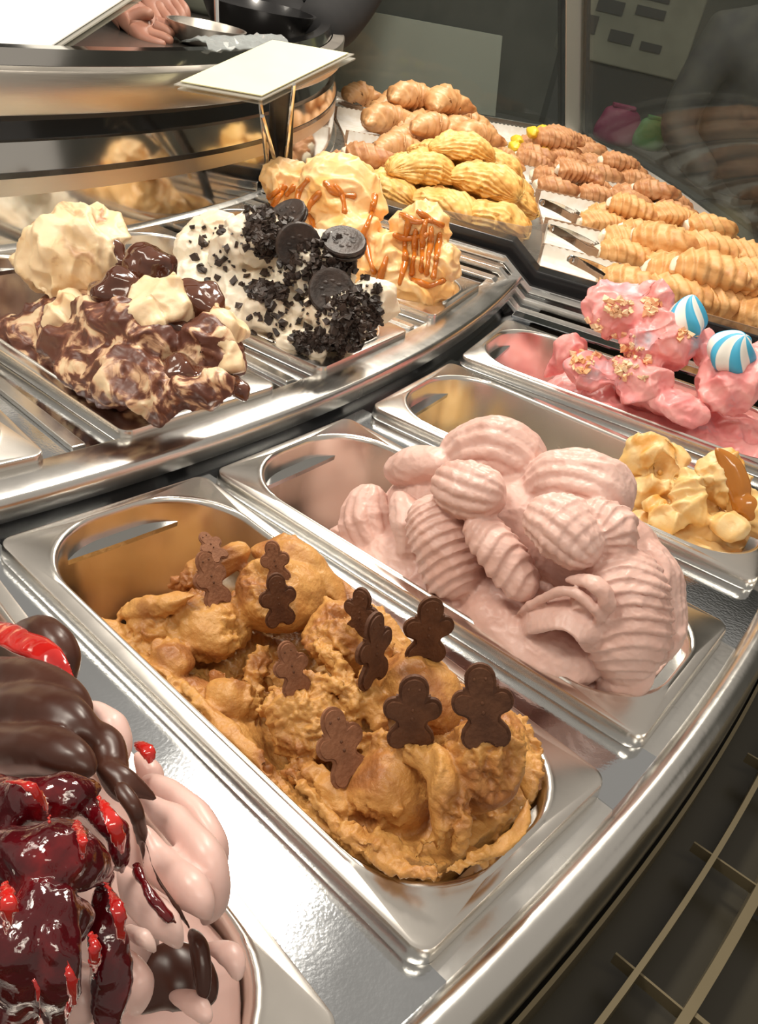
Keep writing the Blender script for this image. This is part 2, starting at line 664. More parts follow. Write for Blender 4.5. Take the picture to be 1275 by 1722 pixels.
m = ring_prof(MB(), [(2.294, -0.055), (2.298, -0.055), (2.298, -1.09), (2.294, -1.09)], TH0, TH1, 100)
counter_part('front_panel', m, mat('front_laminate', (0.05, 0.042, 0.03), 0.3), 'dark front panel below the grille')

# front ventilation grille: concentric bars, radial ribs, dark slots
m = ring_prof(MB(), [(2.302, -0.078), (2.420, -0.078), (2.420, -0.084), (2.302, -0.084)], TH0, TH1, 100)
counter_part('grille_tray', m, mat('grille_dark', (0.030, 0.026, 0.016), 0.35), 'dark floor of the front air grille')
for R, wdt in ((2.3125, 0.0012), (2.3405, 0.0016), (2.3700, 0.0028), (2.4150, 0.006)):
    m = ring_prof(MB(), [(R-wdt, -0.052), (R+wdt, -0.052), (R+wdt, -0.078), (R-wdt, -0.078)], TH0, TH1, 160)
    counter_part('grille_bar', m, M_GRILLE)
for i in range(-8, 24):
    t = 0.0155+0.0455*i
    e, tt = np.array([math.cos(t), math.sin(t), 0]), np.array([-math.sin(t), math.cos(t), 0])
    for (ra, rb) in ((2.327, 2.3405), (2.3405, 2.37), (2.37, 2.415)):
        if rb == 2.415:
            m = MB().box(e*(ra+rb)/2-Z3*0.064, e*(rb-ra)/2, tt*0.0015, Z3*0.011)
        else:
            m = MB().box(e*(ra+rb)/2-Z3*0.060, e*(rb-ra)/2, tt*0.0007, Z3*0.004)
        counter_part('grille_rib', m, M_GRILLE, smooth=False)

# pastry end of the counter: flat decks, the partition bar and the end frame
M_PDECK = steel('pastry_deck_steel', (0.70, 0.69, 0.66), 0.28, 0.05, 60)
m = ring_prof(MB(), [(1.486, 0.0), (1.870, 0.0), (1.870, -0.02), (1.486, -0.02)], 0.44, TH1, 80)
counter_part('pastry_deck', m, M_PDECK, 'steel deck under the inner pastry trays')
m = ring_prof(MB(), [(1.870, -0.006), (2.2865, -0.006), (2.2865, -0.02), (1.870, -0.02)], 0.42, TH1, 80)
counter_part('pastry_deck', m, M_PDECK, 'steel deck under the outer pastry trays')


m = ring_prof(MB(), [(2.264, -0.006), (2.264, -0.002), (2.284, -0.002), (2.2875, 0.004), (2.2895, 0.012), (2.2915, 0.012), (2.2915, -0.006)], 0.43, TH1, 100)  # pale strip added to imitate the white highlight along the far rail
counter_part('lit_edge_strip', m, mat('satin_steel', (0.88, 0.88, 0.86), 0.42, 0.85), 'pale steel strip at the glass foot, added to imitate the lit rail edge', auto=50)


def radial_bar(th, pts, half, mt, name, bevel=0.001):
    """bar in the upright plane at angle th; pts = [(R, z)] centre line, half = (across, tall)"""
    e, t = np.array([math.cos(th), math.sin(th), 0]), np.array([-math.sin(th), math.cos(th), 0])
    G = []
    for i, (R, z) in enumerate(pts):
        a = np.array(pts[max(i-1, 0)])
        b = np.array(pts[min(i+1, len(pts)-1)])
        d = (b-a)/np.linalg.norm(b-a)
        nrm = np.array([-d[1], d[0]])
        c = e*R+Z3*z
        up = e*nrm[0]+Z3*nrm[1]
        G.append([c-t*half[0]-up*half[1], c+t*half[0]-up*half[1], c+t*half[0]+up*half[1], c-t*half[0]+up*half[1]])
    m = MB()
    m.grid(np.array(G), close_v=True)
    m.f.append((0, 1, 2, 3))
    k = (len(pts)-1)*4
    m.f.append((k+3, k+2, k+1, k))
    return counter_part(name, m, mt, smooth=False, bevel=bevel)


PROFILE = [(1.50, 0.034), (1.862, 0.034), (1.905, 0.004), (2.285, 0.004)]
radial_bar(0.436, PROFILE, (0.016, 0.016), M_DARK, 'partition_bar', 0.002)
radial_bar(0.415, [(a, b-0.004) for a, b in PROFILE], (0.005, 0.006), M_CHROME, 'partition_trim')
radial_bar(0.403, [(a, b-0.014) for a, b in PROFILE], (0.006, 0.004), M_RAIL, 'partition_trim')
radial_bar(0.388, [(a, b-0.020) for a, b in PROFILE], (0.010, 0.003), M_RAIL, 'partition_trim')
radial_bar(0.370, [(1.51, 0.010), (1.853, 0.010)], (0.012, 0.002), M_DECK, 'partition_trim')
radial_bar(0.372, [(1.905, -0.012), (2.285, -0.012)], (0.012, 0.002), M_DECK, 'partition_trim')

# front glass at the pastry end, its corner post and the radial end pane
M_GLASS = glass_mat('clear_glass', (0.84, 0.87, 0.85), refl=0.55, haze=0.03, haze_col=(0.5, 0.55, 0.52))
M_HAZE = glass_mat('reflection_haze', (0.62, 0.66, 0.63), haze=0.26, haze_col=(0.5, 0.56, 0.5))
POST_T = 1.112


def glass_R(z):
    return 2.296-0.36*z


m = ring_prof(MB(), [(glass_R(0.0)-0.003, 0.002), (glass_R(0.0)+0.003, 0.002), (glass_R(0.5)+0.003, 0.5), (glass_R(0.5)-0.003, 0.5)], 0.50, POST_T-0.008, 60)
gp = m.build('front_glass', M_GLASS)
tag(gp, 'clear curved front glass leaning over the pastry trays beside the post', 'glass pane')
e, t = np.array([math.cos(POST_T), math.sin(POST_T), 0]), np.array([-math.sin(POST_T), math.cos(POST_T), 0])
b0, b1 = e*glass_R(0)+Z3*0.0, e*glass_R(0.55)+Z3*0.55
post = empty('corner_post', b0)
tag(post, 'tall brushed steel corner post between the two glass panes', 'post')


def child(m, name, mt, par, **kw):
    o = m.build(name, mt, None, **kw)
    o.parent = par
    o.matrix_parent_inverse = Matrix.Translation(-par.location)
    return o


ax = (b1-b0)/2
child(MB().box((b0+b1)/2-e*0.012+t*0.004, ax, e*0.032, t*0.012), 'post_body', M_BAND, post, smooth=False, bevel=0.002)
child(MB().box((b0+b1)/2+e*0.016-t*0.012, ax, e*0.006, t*0.010), 'black_gasket', M_DARK, post, smooth=False)
child(MB().box((b0+b1)/2-e*0.050+t*0.004, ax, e*0.005, t*0.010), 'black_gasket', M_DARK, post, smooth=False)
e2, t2 = np.array([math.cos(1.105), math.sin(1.105), 0]), np.array([-math.sin(1.105), math.cos(1.105), 0])
m = MB().prism([(1.49, 0.0), (2.245, 0.0), (2.10, 0.5), (1.49, 0.5)], t2*0.012, e2, Z3, t2, 0.006)
ep = m.build('end_glass', M_GLASS, smooth=False)
tag(ep, 'flat glass pane closing the far end of the counter', 'glass pane')
m = MB().prism([(1.50, 0.022), (2.02, 0.022), (1.985, 0.205), (1.46, 0.20)], t2*(-0.004), e2, Z3, t2, 0.004)
ep = m.build('reflection_panel', M_HAZE, smooth=False)  # hazy sheet added to stand for a reflection in the end glass
tag(ep, 'pale grey-green hazy sheet standing for a reflection behind the croissants', 'panel')
radial_bar(1.112, [(1.49, 0.018), (2.27, 0.008)], (0.006, 0.006), M_RAIL, 'end_trim')

# ------------------------------------------------------------------ the round service drum behind
drum = empty('service_drum', cyl(1.3, 0.4, -1.1))
tag(drum, 'round stainless service island with polished bands behind the gelato', 'counter')


def drum_part(name, prof, mt, t0=-0.55, t1=2.2, label=None, auto=45):
    o = child(ring_prof(MB(), prof, t0, t1, 160), name, mt, drum, auto=auto)
    if label:
        o['label'] = label
    return o


drum_part('top_band', [(1.470, 0.1480), (1.490, 0.1480), (1.492, 0.150), (1.492, 0.1860), (1.490, 0.1885), (1.470, 0.1885)], M_BAND, label='broad brushed steel band around the top')
drum_part('top_lip', [(1.440, 0.1885), (1.468, 0.1885), (1.462, 0.2030), (1.445, 0.2030)], M_MIRROR)
drum_part('upper_recess', [(1.462, 0.1220), (1.476, 0.1220), (1.466, 0.1480), (1.455, 0.1480)], mat('drum_black', (0.02, 0.02, 0.02), 0.12, coat=0.5), label='black recess below the top band')
drum_part('mirror_band', [(1.470, 0.0950), (1.492, 0.0950), (1.486, 0.1220), (1.470, 0.1220)], M_MIRROR)
drum_part('black_line', [(1.470, 0.0890), (1.4935, 0.0890), (1.4935, 0.0950), (1.470, 0.0950)], M_DARK)
drum_part('lower_band', [(1.470, 0.0720), (1.494, 0.0720), (1.492, 0.0890), (1.470, 0.0890)], M_BAND)
drum_part('mirror_skirt', [(1.470, 0.0250), (1.497, 0.0250), (1.494, 0.0720), (1.470, 0.0720)], M_MIRROR)
drum_part('foot_rail', [(1.470, 0.0080), (1.504, 0.0080), (1.505, 0.0220), (1.500, 0.0250), (1.470, 0.0250)], M_RAIL)
drum_part('body', [(1.20, -1.09), (1.47, -1.09), (1.47, 0.150), (1.20, 0.150)], M_VOID)
drum_part('worktop', [(0.95, 0.160), (1.468, 0.160), (1.468, 0.166), (0.95, 0.166)], mat('worktop_dark', (0.05, 0.045, 0.04), 0.25, coat=0.3), label='dark worktop inside the island')

# ------------------------------------------------------------------ gelato
SSS = (0.006, 0.004, 0.003)
M_COFFEE = mat('coffee_gelato', (0.58, 0.30, 0.085), 0.45, sss=0.18, sss_col=SSS, var=((0.54, 0.26, 0.070), (0.37, 0.145, 0.040), (0.26, 0.10, 0.032)), var_scale=30,
               lo=0.42, hi=0.72, bump=0.5, bump_scale=420, bump_d=0.0015)
M_PINK = mat('pink_gelato', (0.75, 0.51, 0.445), 0.40, sss=0.2, sss_col=(0.005, 0.003, 0.002), var=(0.67, 0.42, 0.355), var_scale=22, bump=0.15, bump_scale=500, bump_d=0.001)


def gelato(key, name, label, m, mt, voxel=0.0014, smooth=2, disp=None, cat='gelato', group='gelato mounds'):
    me = remesh(m, voxel, smooth, disp)
    o = link(name, me, mt, None, True, 0, 0)
    tag(o, label, cat, group)
    return o


def fill(m, pn, u0, u1, top, nu=60, nv=30, floor=-0.100, inset=0.020, back=0.02, seed=3):
    """a heaped bed that follows the pan's walls; top(u, v) is its height"""
    us, n = np.linspace(u0, u1, nu), nv
    G = np.zeros((nu, 2*n, 3))
    L, W = pn.L, pn.W
    for i, u in enumerate(us):
        # half-width of the pan's opening here (rounded ends)
        r, ins = 0.056, 0.014
        hw = W/2-ins
        d = min(u-0.012, L-0.012-u)
        if d < r:
            d = max(d, 0.0005)
            hw = hw-r+math.sqrt(max(r*r-(r-d)**2, 0))
        vs = np.linspace(-hw, hw, n)
        for j, v in enumerate(vs):
            G[i, j] = pn.p(u, v, top(u, v))
            k = 2*n-1-j
            G[i, k] = pn.p(u, v*0.97, min(floor, top(u, v)-0.01))
    n0 = m.n
    m.grid(G, close_v=True)
    k = 2*n
    m.f.append(tuple(n0+j for j in range(k)))
    m.f.append(tuple(n0+(nu-1)*k+k-1-j for j in range(k)))
    return m


def sm(a, b, x):
    t = min(1, max(0, (x-a)/(b-a)))
    return t*t*(3-2*t)


CNT = [0]


def mk(pn_, m_):
    """brushes for one pan: S sweeps, B balls; places and half-widths in photo pixels, v beside the pan's centre line"""
    cnt = CNT

    def sz(w, P):
        k = float((P-CAM)@_f)/FPX
        if np.max(w) < 1:      # already in metres
            return w
        return tuple(x*k for x in w) if np.ndim(w) else w*k

    def S_(pts, w, h=None, seed=None, fold=(3, 0.16), **kk):
        cnt[0] += 1
        Q = [pn_.px(*q) for q in pts]
        c = Q[len(Q)//2]
        d = CAM-c
        d = d/np.linalg.norm(d)*0.6+np.array([0, 0, 0.7])
        kk.setdefault('up', tuple(d))
        return sweep(m_, Q, sz(w, c), sz(h if h is not None else w, c), seed=cnt[0] if seed is None else seed, fold=fold, **kk)

    def B_(x, y, v, r, **kk):
        cnt[0] += 1
        c = pn_.px(x, y, v)
        kk.setdefault('seed', cnt[0])
        return ball(m_, c, np.array(sz(r if np.ndim(r) else (r, r, r), c)), **kk)
    return S_, B_


# ---- coffee gelato
pn = PANS['coffee']
m = MB()


def top_cof(u, v):
    p = Vector((u, v, 0))
    b = -0.026+0.020*sm(0.030, 0.068, abs(v))+0.024*sm(0.275, 0.330, u)
    b += 0.009*mnoise.noise(p*34+Vector((3, 1, 0)))
    b += 0.016*sm(-0.01, 0.05, v)*(1-sm(0.20, 0.30, u))
    b -= 0.080*(1-sm(0.055, 0.110, u-0.18*v))
    return min(b, 0.012)


fill(m, pn, 0.045, 0.344, top_cof, 70, 36, inset=0.024)
S, B = mk(pn, m)
# round scoops
B(650, 1335, -0.030, (74, 72, 84), wob=0.03)
B(815, 1285, -0.002, (70, 70, 92), wob=0.03)
B(520, 1210, -0.028, (80, 70, 66), wob=0.04)
B(350, 1050, -0.020, (74, 66, 48), wob=0.04)
B(470, 1000, 0.020, (80, 74, 56), wob=0.05)
B(385, 1180, -0.046, (46, 42, 40), wob=0.04)
B(585, 1075, 0.022, (76, 66, 48), wob=0.05)
B(705, 1165, 0.024, (80, 70, 60), wob=0.05)
B(265, 1060, -0.044, (56, 44, 34), wob=0.05)
B(290, 1110, -0.054, (40, 34, 30), wob=0.05)
# torn rims and drawn shards round the scoops
S([(575, 1260, -0.030), (640, 1245, -0.024), (705, 1270, -0.026), (735, 1330, -0.032)], (8, 18, 18, 10), wob=0.16, fold=(5, 0.5))
S([(730, 1255, -0.02), (745, 1320, -0.028), (735, 1430, -0.040)], (14, 26, 18), (30, 44, 30), fold=(4, 0.35))
S([(770, 1300, -0.02), (775, 1370, -0.028), (770, 1440, -0.036)], (10, 16, 12), (22, 30, 20), fold=(4, 0.35))
S([(610, 1110, 0.0), (625, 1180, -0.006), (645, 1240, -0.012)], (8, 26, 12), (8, 24, 12), fold=(4, 0.45))
S([(520, 1080, 0.0), (560, 1110, -0.006), (595, 1180, -0.014), (595, 1250, -0.022)], (8, 16, 18, 8), (10, 26, 26, 10), fold=(4, 0.4))
S([(455, 1080, -0.004), (435, 1120, -0.020), (425, 1190, -0.034), (440, 1240, -0.040)], (8, 18, 18, 8), (12, 24, 22, 10), fold=(4, 0.4))
S([(450, 1160, -0.03), (520, 1140, -0.022), (580, 1160, -0.02)], (8, 16, 10), wob=0.15, fold=(4, 0.45))
S([(450, 1310, -0.056), (510, 1300, -0.050), (560, 1340, -0.052), (585, 1400, -0.058)], (12, 22, 24, 12), (12, 22, 24, 12), fold=(4, 0.35))
S([(480, 1290, -0.06), (560, 1380, -0.064), (660, 1450, -0.064), (750, 1475, -0.056)], (10, 15, 16, 12), (8, 11, 12, 9), fold=(6, 0.6), wob=0.14)
S([(285, 990, -0.016), (350, 960, 0.0), (420, 920, 0.022)], (12, 30, 26), (12, 26, 24), wob=0.10, fold=(4, 0.4))
S([(420, 925, 0.030), (480, 935, 0.040), (540, 975, 0.048), (580, 1020, 0.050)], (18, 34, 32, 18), (16, 28, 26, 16), wob=0.08, fold=(5, 0.4))
S([(570, 1010, 0.046), (620, 1070, 0.046), (680, 1115, 0.046), (760, 1160, 0.044)], (16, 26, 26, 18), wob=0.10, fold=(5, 0.45))
S([(760, 1160, 0.040), (840, 1215, 0.036), (885, 1290, 0.026), (893, 1345, 0.012)], (18, 26, 24, 16), wob=0.12, fold=(5, 0.45))
S([(890, 1340, 0.006), (872, 1395, -0.012), (815, 1440, -0.034), (740, 1470, -0.052)], (10, 16, 16, 12), (7, 10, 10, 8), wob=0.16, fold=(6, 0.6))
S([(195, 1035, -0.056), (260, 1020, -0.045), (330, 1000, -0.03)], (12, 22, 14), wob=0.10, fold=(4, 0.4))
S([(300, 1140, -0.062), (370, 1220, -0.066), (450, 1290, -0.066)], (12, 17, 14), (9, 13, 10), wob=0.16, fold=(6, 0.6))
S([(545, 1000, 0.03), (560, 1040, 0.026), (530, 1090, 0.012)], (8, 18, 8), wob=0.1, fold=(4, 0.45))
_rg = np.random.default_rng(21)
for _ in range(70):      # small flakes standing up all over
    x, y = _rg.uniform(330, 860), 0
    y = 930+(x-250)*0.72+_rg.uniform(-40, 150)
    v = 0.045-(y-(930+(x-250)*0.72)+40)/190*0.09
    a_ = _rg.uniform(0, 6.28)
    S([(x, y, v), (x+14*math.cos(a_), y+12*math.sin(a_), v), (x+30*math.cos(a_+0.5), y+22*math.sin(a_+0.5), v)], (4, _rg.uniform(7, 13), 4), (6, _rg.uniform(8, 16), 6), nu=18, nv=18, fold=(3, 0.5))


def disp_cof(p, n):
    rr = fbm(p, 24, 2)
    rough = max(0.08, min(1.0, 0.5+2.4*rr))
    w = p+Vector((mnoise.noise(p*60), mnoise.noise(p*60+Vector((5, 0, 0))), mnoise.noise(p*60+Vector((0, 7, 0)))))*0.006
    return 0.0018*fbm(p, 60, 2)+rough*(0.0040*(ridged(w, 85, 3)-1.1)+0.0020*fbm(p, 300, 2))+0.0003*fbm(p, 420, 1)


COFFEE = gelato('coffee', 'coffee_gelato', 'orange-brown coffee gelato in rough scoops, dusted with cocoa', m, M_COFFEE, 0.0012, 2, disp_cof)
BV_COF = bvh_of(COFFEE)

# biscuit figures pressed into the coffee gelato
M_BISC = mat('dark_biscuit', (0.085, 0.030, 0.012), 0.65, var=(0.125, 0.048, 0.020), var_scale=120, bump=0.3, bump_scale=500)
M_BISC2 = mat('reflection_paled_biscuit', (0.22, 0.090, 0.042), 0.75, var=(0.28, 0.12, 0.058), var_scale=120, bump=0.3, bump_scale=500)  # paler colour paints in the glass reflection washing over these biscuits


def biscuit_outline():
    """head, two arms and two legs, one unit tall"""
    circ = [((0, 0.80), 0.20), ((-0.24, 0.55), 0.15), ((0.24, 0.55), 0.15), ((0, 0.48), 0.24), ((-0.17, 0.14), 0.15), ((0.17, 0.14), 0.15), ((0, 0.28), 0.21)]
    out = []
    c0 = np.array([0, 0.46])
    for a in np.linspace(0, 2*PI, 56, endpoint=False):
        d = np.array([math.cos(a), math.sin(a)])
        best = 0.05
        for (c, r) in circ:
            w = np.array(c)-c0
            b = w@d
            disc = b*b-(w@w-r*r)
            if disc > 0:
                best = max(best, b+math.sqrt(disc))
        out.append(tuple(c0+d*best))
    return out


OUTL = biscuit_outline()
MB_B = MB()
MB_B.prism(OUTL, (0, 0, 0), (0.031, 0, 0), (0, 0, 0.034), (0, 1, 0), 0.0042)
ME_B = MB_B.mesh('biscuit_figure')
bm = bmesh.new()
bm.from_mesh(ME_B)
bmesh.ops.bevel(bm, geom=[e_ for e_ in bm.edges if e_.calc_face_angle(0) > 1.2], offset=0.0012, segments=2, affect='EDGES')
bm.to_mesh(ME_B)
bm.free()
ME_B2 = ME_B.copy()
MB_F = MB()
for cx, cz, rr_ in ((-0.0022, 0.0285, 0.0007), (0.0022, 0.0285, 0.0007), (0, 0.019, 0.0008), (0, 0.015, 0.0008)):
    ball(MB_F, (cx, -0.0021, cz), rr_, 6)
ME_F = MB_F.mesh('pressed_dots')
# (top pixel, bottom pixel, v, yaw, roll, paled by reflection, scale, words)
BISC = [((338, 905), (372, 945), 0.018, 0.3, -0.9, 1, 1.0, 'pale chocolate biscuit figure lying flattest, farthest back in the coffee gelato'),
        ((338, 937), (368, 1018), 0.000, 0.5, -0.2, 1, 1.05, 'reflection-paled biscuit figure standing at the back left of the coffee gelato'),
        ((455, 918), (470, 980), 0.040, -0.2, -0.3, 1, 1.0, 'reflection-paled biscuit figure near the back of the coffee gelato beside the far rim'),
        ((462, 973), (472, 1050), 0.018, 0.2, 0.1, 0, 1.0, 'dark biscuit figure with raised arms in the middle of the coffee back half'),
        ((478, 1088), (500, 1165), -0.010, 0.3, -0.35, 1, 0.95, 'grey-brown biscuit figure above the round coffee scoop in the centre'),
        ((610, 998), (606, 1072), 0.040, -0.5, 0.25, 0, 1.0, 'dark reddish biscuit figure by the far rim, behind the narrow upright one'),
        ((630, 1040), (628, 1145), 0.026, 0.9, -0.05, 0, 1.15, 'narrow upright biscuit figure in the coffee middle, seen half turned'),
        ((727, 1013), (715, 1110), 0.050, 0.3, 0.15, 0, 1.2, 'tallest dark biscuit figure leaning against the far pan rim'),
        ((698, 1145), (690, 1252), 0.004, 0.1, 0.0, 0, 1.05, 'black-brown biscuit figure standing between the two largest coffee scoops'),
        ((805, 1125), (818, 1250), 0.030, 0.0, -0.15, 0, 1.25, 'large dark biscuit figure on the nearest right coffee scoop'),
        ((553, 1200), (590, 1310), -0.034, 0.4, -0.3, 1, 1.0, 'reflection-paled tan biscuit figure leaning on the big round scoop in front')]
for (tp, bt, v, yaw, roll, paled, sc, words) in BISC:
    bot, _n = hit_px(BV_COF, bt[0], bt[1]-6)
    if bot is None:
        bot = pn.px(bt[0], bt[1], v)
    top = pn.px(tp[0], tp[1]-8, bot@pn.t-0.002)
    bot = bot-(top-bot)*0.10
    o = link('biscuit_figure', ME_B2 if paled else ME_B, M_BISC2 if paled else M_BISC, None, True, 0, 40)
    upv = top-bot
    ht = np.linalg.norm(upv)
    upv /= ht
    face = CAM-bot
    face -= upv*(face@upv)
    face /= np.linalg.norm(face)
    sd = np.cross(upv, face)
    face2 = face*math.cos(yaw)+sd*math.sin(yaw)
    sd2 = np.cross(face2, upv)       # local x
    k = ht/0.0335
    kx = k*0.90
    o.matrix_world = Matrix(((sd2[0]*kx, -face2[0], upv[0]*k, bot[0]), (sd2[1]*kx, -face2[1], upv[1]*k, bot[1]), (sd2[2]*kx, -face2[2], upv[2]*k, bot[2]), (0, 0, 0, 1)))
    d = link('pressed_dots', ME_F, M_BISC, None)
    d.parent = o
    tag(o, words, 'biscuit', 'biscuit figures in the coffee gelato')

# ---- pink gelato
pn = PANS['pink']
m = MB()


def top_pink(u, v):
    p = Vector((u, v, 4))
    c = math.cos(min(1.5, abs(v)/0.078*1.35))
    b = -0.030+(0.046*sm(0.09, 0.17, u)*(1-sm(0.28, 0.345, u)))*c+0.014*c
    b += 0.004*mnoise.noise(p*30)
    b -= 0.085*(1-sm(0.075, 0.115, u+0.2*abs(v)))
    return b


fill(m, pn, 0.075, 0.346, top_pink, 60, 30)
S0, B = mk(pn, m)
GROW = 1.16


def S(pts, w, h=None, **kk):
    kk.setdefault('endp', 5.0)
    g = lambda t_: tuple(x*GROW for x in t_)
    return S0(pts, g(w), g(h) if h is not None else None, **kk)


NF = None
S([(640, 880, 0.0), (740, 850, 0.0), (880, 870, 0.0), (1030, 950, 0.0), (1090, 1070, -0.006)], (44, 70, 74, 72, 46), fold=NF)
# top swirl with fan ribs
S([(752, 815, 0.008), (782, 775, 0.004), (826, 758, 0.004), (872, 775, 0.010), (905, 820, 0.016)], (26, 44, 50, 46, 28), ribl=(13, 0.12), nv=80, nu=56, fold=NF)
S([(655, 795, -0.012), (700, 782, -0.014), (762, 785, -0.016)], (24, 31, 26), (22, 28, 24), fold=(1, 0.1))
S([(738, 808, -0.042), (790, 824, -0.046), (852, 838, -0.042)], (34, 44, 34), (32, 40, 32), ribl=(13, 0.16), ribt=(6, 0.05, 1.2), nv=80, fold=NF)
# right-hand fan shell
S([(872, 835, -0.004), (940, 812, -0.002), (1010, 828, 0.004), (1056, 870, 0.008)], (28, 50, 54, 30), ribl=(15, 0.09), nv=90, fold=(1, 0.10))
S([(885, 858, -0.044), (945, 888, -0.048), (1005, 945, -0.046)], (30, 52, 34), (28, 44, 30), ribl=(13, 0.15), ribt=(9, 0.07, 1.5), nv=90, nu=70, fold=NF)
S([(975, 850, -0.026), (1030, 890, -0.026), (1032, 950, -0.032)], (24, 40, 26), (22, 34, 24), ribt=(9, 0.16, 1.6), nv=60, nu=80, fold=NF)
# left leaves
S([(625, 815, -0.020), (618, 875, -0.034), (652, 955, -0.046)], (22, 40, 28), (20, 34, 26), ribl=(9, 0.16), nv=80, fold=(2, 0.22))
S([(668, 825, -0.034), (688, 885, -0.046), (690, 955, -0.052)], (16, 30, 18), (16, 26, 18), fold=(3, 0.22), ribl=(7, 0.10))
S([(722, 832, -0.042), (745, 905, -0.052), (782, 1010, -0.054)], (38, 52, 46), (34, 44, 40), ribt=(13, 0.13, 2.0), nv=60, nu=100, fold=(1, 0.15))
S([(792, 868, -0.052), (838, 925, -0.058), (895, 1005, -0.056)], (28, 35, 34), (22, 27, 26), ribt=(8, 0.18, 1.6), nu=80, fold=(1, 0.12))
# front flows
S([(805, 965, -0.040), (840, 1040, -0.052), (930, 1100, -0.058), (1010, 1138, -0.052)], (34, 54, 46, 24), (32, 46, 38, 24), fold=(2, 0.14))
S([(600, 905, -0.048), (680, 980, -0.058), (790, 1045, -0.064)], (18, 32, 28), (14, 24, 20), fold=(3, 0.25))
S([(556, 893, -0.034), (595, 900, -0.042), (640, 935, -0.052)], (10, 16, 16), (8, 13, 14), fold=(3, 0.3))
# curled lip with a shell inside
S([(858, 1070, -0.058), (895, 1040, -0.064), (950, 1030, -0.068), (995, 1060, -0.068), (990, 1100, -0.062)], (18, 30, 34, 30, 16), (8, 12, 12, 12, 8), fold=(2, 0.3))
S([(858, 1040, -0.062), (910, 1008, -0.068), (960, 995, -0.070), (1003, 1030, -0.070), (998, 1066, -0.066)], (5, 7, 7, 7, 5), (5, 8, 8, 7, 5), fold=NF)
S([(950, 975, -0.062), (1000, 980, -0.066), (1022, 1015, -0.066), (1000, 1055, -0.066)], (6, 14, 14, 6), (6, 9, 9, 6), fold=NF)
S([(968, 985, -0.056), (990, 1015, -0.060), (985, 1058, -0.060)], (16, 28, 18), (14, 22, 14), ribt=(6, 0.20, 1.2), nu=60, fold=NF)
S([(850, 1075, -0.058), (905, 1080, -0.062), (960, 1120, -0.062)], (10, 26, 14), (8, 18, 12), fold=(2, 0.25))
# big rippled lobe at the near end
S([(1050, 915, -0.020), (1050, 990, -0.034), (1055, 1075, -0.042), (1048, 1150, -0.042)], (40, 64, 66, 36), (34, 52, 52, 32), ribt=(14, 0.12, 2.0), nv=70, nu=120, fold=NF)
S([(1065, 905, 0.0), (1100, 970, 0.0), (1110, 1050, -0.006), (1092, 1125, -0.016)], (30, 42, 40, 22), (26, 38, 38, 22), ribl=(19, 0.06), nv=100, fold=(2, 0.15))
S([(1118, 1030, -0.008), (1136, 1065, -0.010), (1122, 1105, -0.018)], (6, 14, 8), (8, 20, 10), fold=(3, 0.4))
S([(1095, 1110, -0.032), (1060, 1145, -0.042), (1000, 1155, -0.052)], (18, 28, 18), (16, 24, 18), fold=(2, 0.2))


def disp_pink(p, n):
    w = p+Vector((mnoise.noise(p*22), mnoise.noise(p*22+Vector((5, 0, 0))), mnoise.noise(p*22+Vector((0, 7, 0)))))*0.016
    return 0.0012*fbm(p, 32, 2)+0.0016*(ridged(w, 34, 2)-1.0)+0.0005*(ridged(p, 140, 2)-1.0)


PINK = gelato('pink', 'pink_gelato', 'pale pink gelato in a tall rippled heap of shell-like lobes', m, M_PINK, 0.0010, 1, disp_pink)

NF_ = None


def warp(p, f, a):
    return p+Vector((mnoise.noise(p*f), mnoise.noise(p*f+Vector((5, 0, 0))), mnoise.noise(p*f+Vector((0, 7, 0)))))*a


S = lambda *a, **k: mk(pn, m)[0](*a, **k)
B = lambda *a, **k: mk(pn, m)[1](*a, **k)

# ---- golden caramel gelato, only at the near end of its pan
M_GOLD = mat('golden_gelato', (0.80, 0.52, 0.20), 0.42, sss=0.3, sss_col=SSS, var=((0.82, 0.60, 0.30), (0.70, 0.36, 0.08)), var_scale=26, lo=0.40, hi=0.66, bump=0.25, bump_scale=380, bump_d=0.001)
M_CARAMEL = mat('caramel_sauce', (0.42, 0.15, 0.015), 0.16, sss=0.2, sss_col=SSS, coat=0.6)
pn = PANS['caramel']
m = MB()


def top_gold(u, v):
    return -0.045+0.030*sm(0.20, 0.27, u)-0.055*(1-sm(0.19, 0.23, u))+0.004*mnoise.noise(Vector((u*50, v*50, 2)))


fill(m, pn, 0.19, 0.350, top_gold, 40, 26)
S([(1050, 815, 0.006), (1080, 775, 0.016), (1120, 765, 0.020), (1150, 800, 0.010)], (20, 38, 44, 24), (16, 34, 40, 22), fold=(5, 0.30))
S([(1060, 850, -0.010), (1100, 825, -0.004), (1150, 830, 0.0)], (24, 34, 28), (18, 28, 24), fold=(5, 0.32))
S([(1188, 770, 0.012), (1212, 795, 0.010), (1236, 850, 0.004)], (26, 40, 30), (24, 36, 28), ribl=(11, 0.12), nv=80, fold=NF_, endp=5)
S([(1160, 790, -0.008), (1162, 840, -0.022), (1180, 890, -0.032)], (16, 34, 22), (14, 28, 18), fold=(2, 0.30), endp=5)
S([(1085, 840, -0.024), (1120, 868, -0.036), (1160, 892, -0.040)], (14, 24, 18), (10, 18, 14), fold=(3, 0.35))
S([(1195, 870, -0.022), (1230, 885, -0.026), (1262, 895, -0.026)], (20, 30, 20), (14, 22, 16), fold=(3, 0.3))
S([(1240, 815, 0.006), (1275, 860, 0.000), (1300, 900, -0.01)], (28, 40, 28), (24, 36, 26), fold=(3, 0.2))
B(1150, 860, 0.0, (90, 50, 36))


def disp_soft(p, n):
    w = warp(p, 16, 0.024)
    return 0.0100*(ridged(w, 26, 2)-1.0)+0.0012*(ridged(w, 70, 2)-1.0)


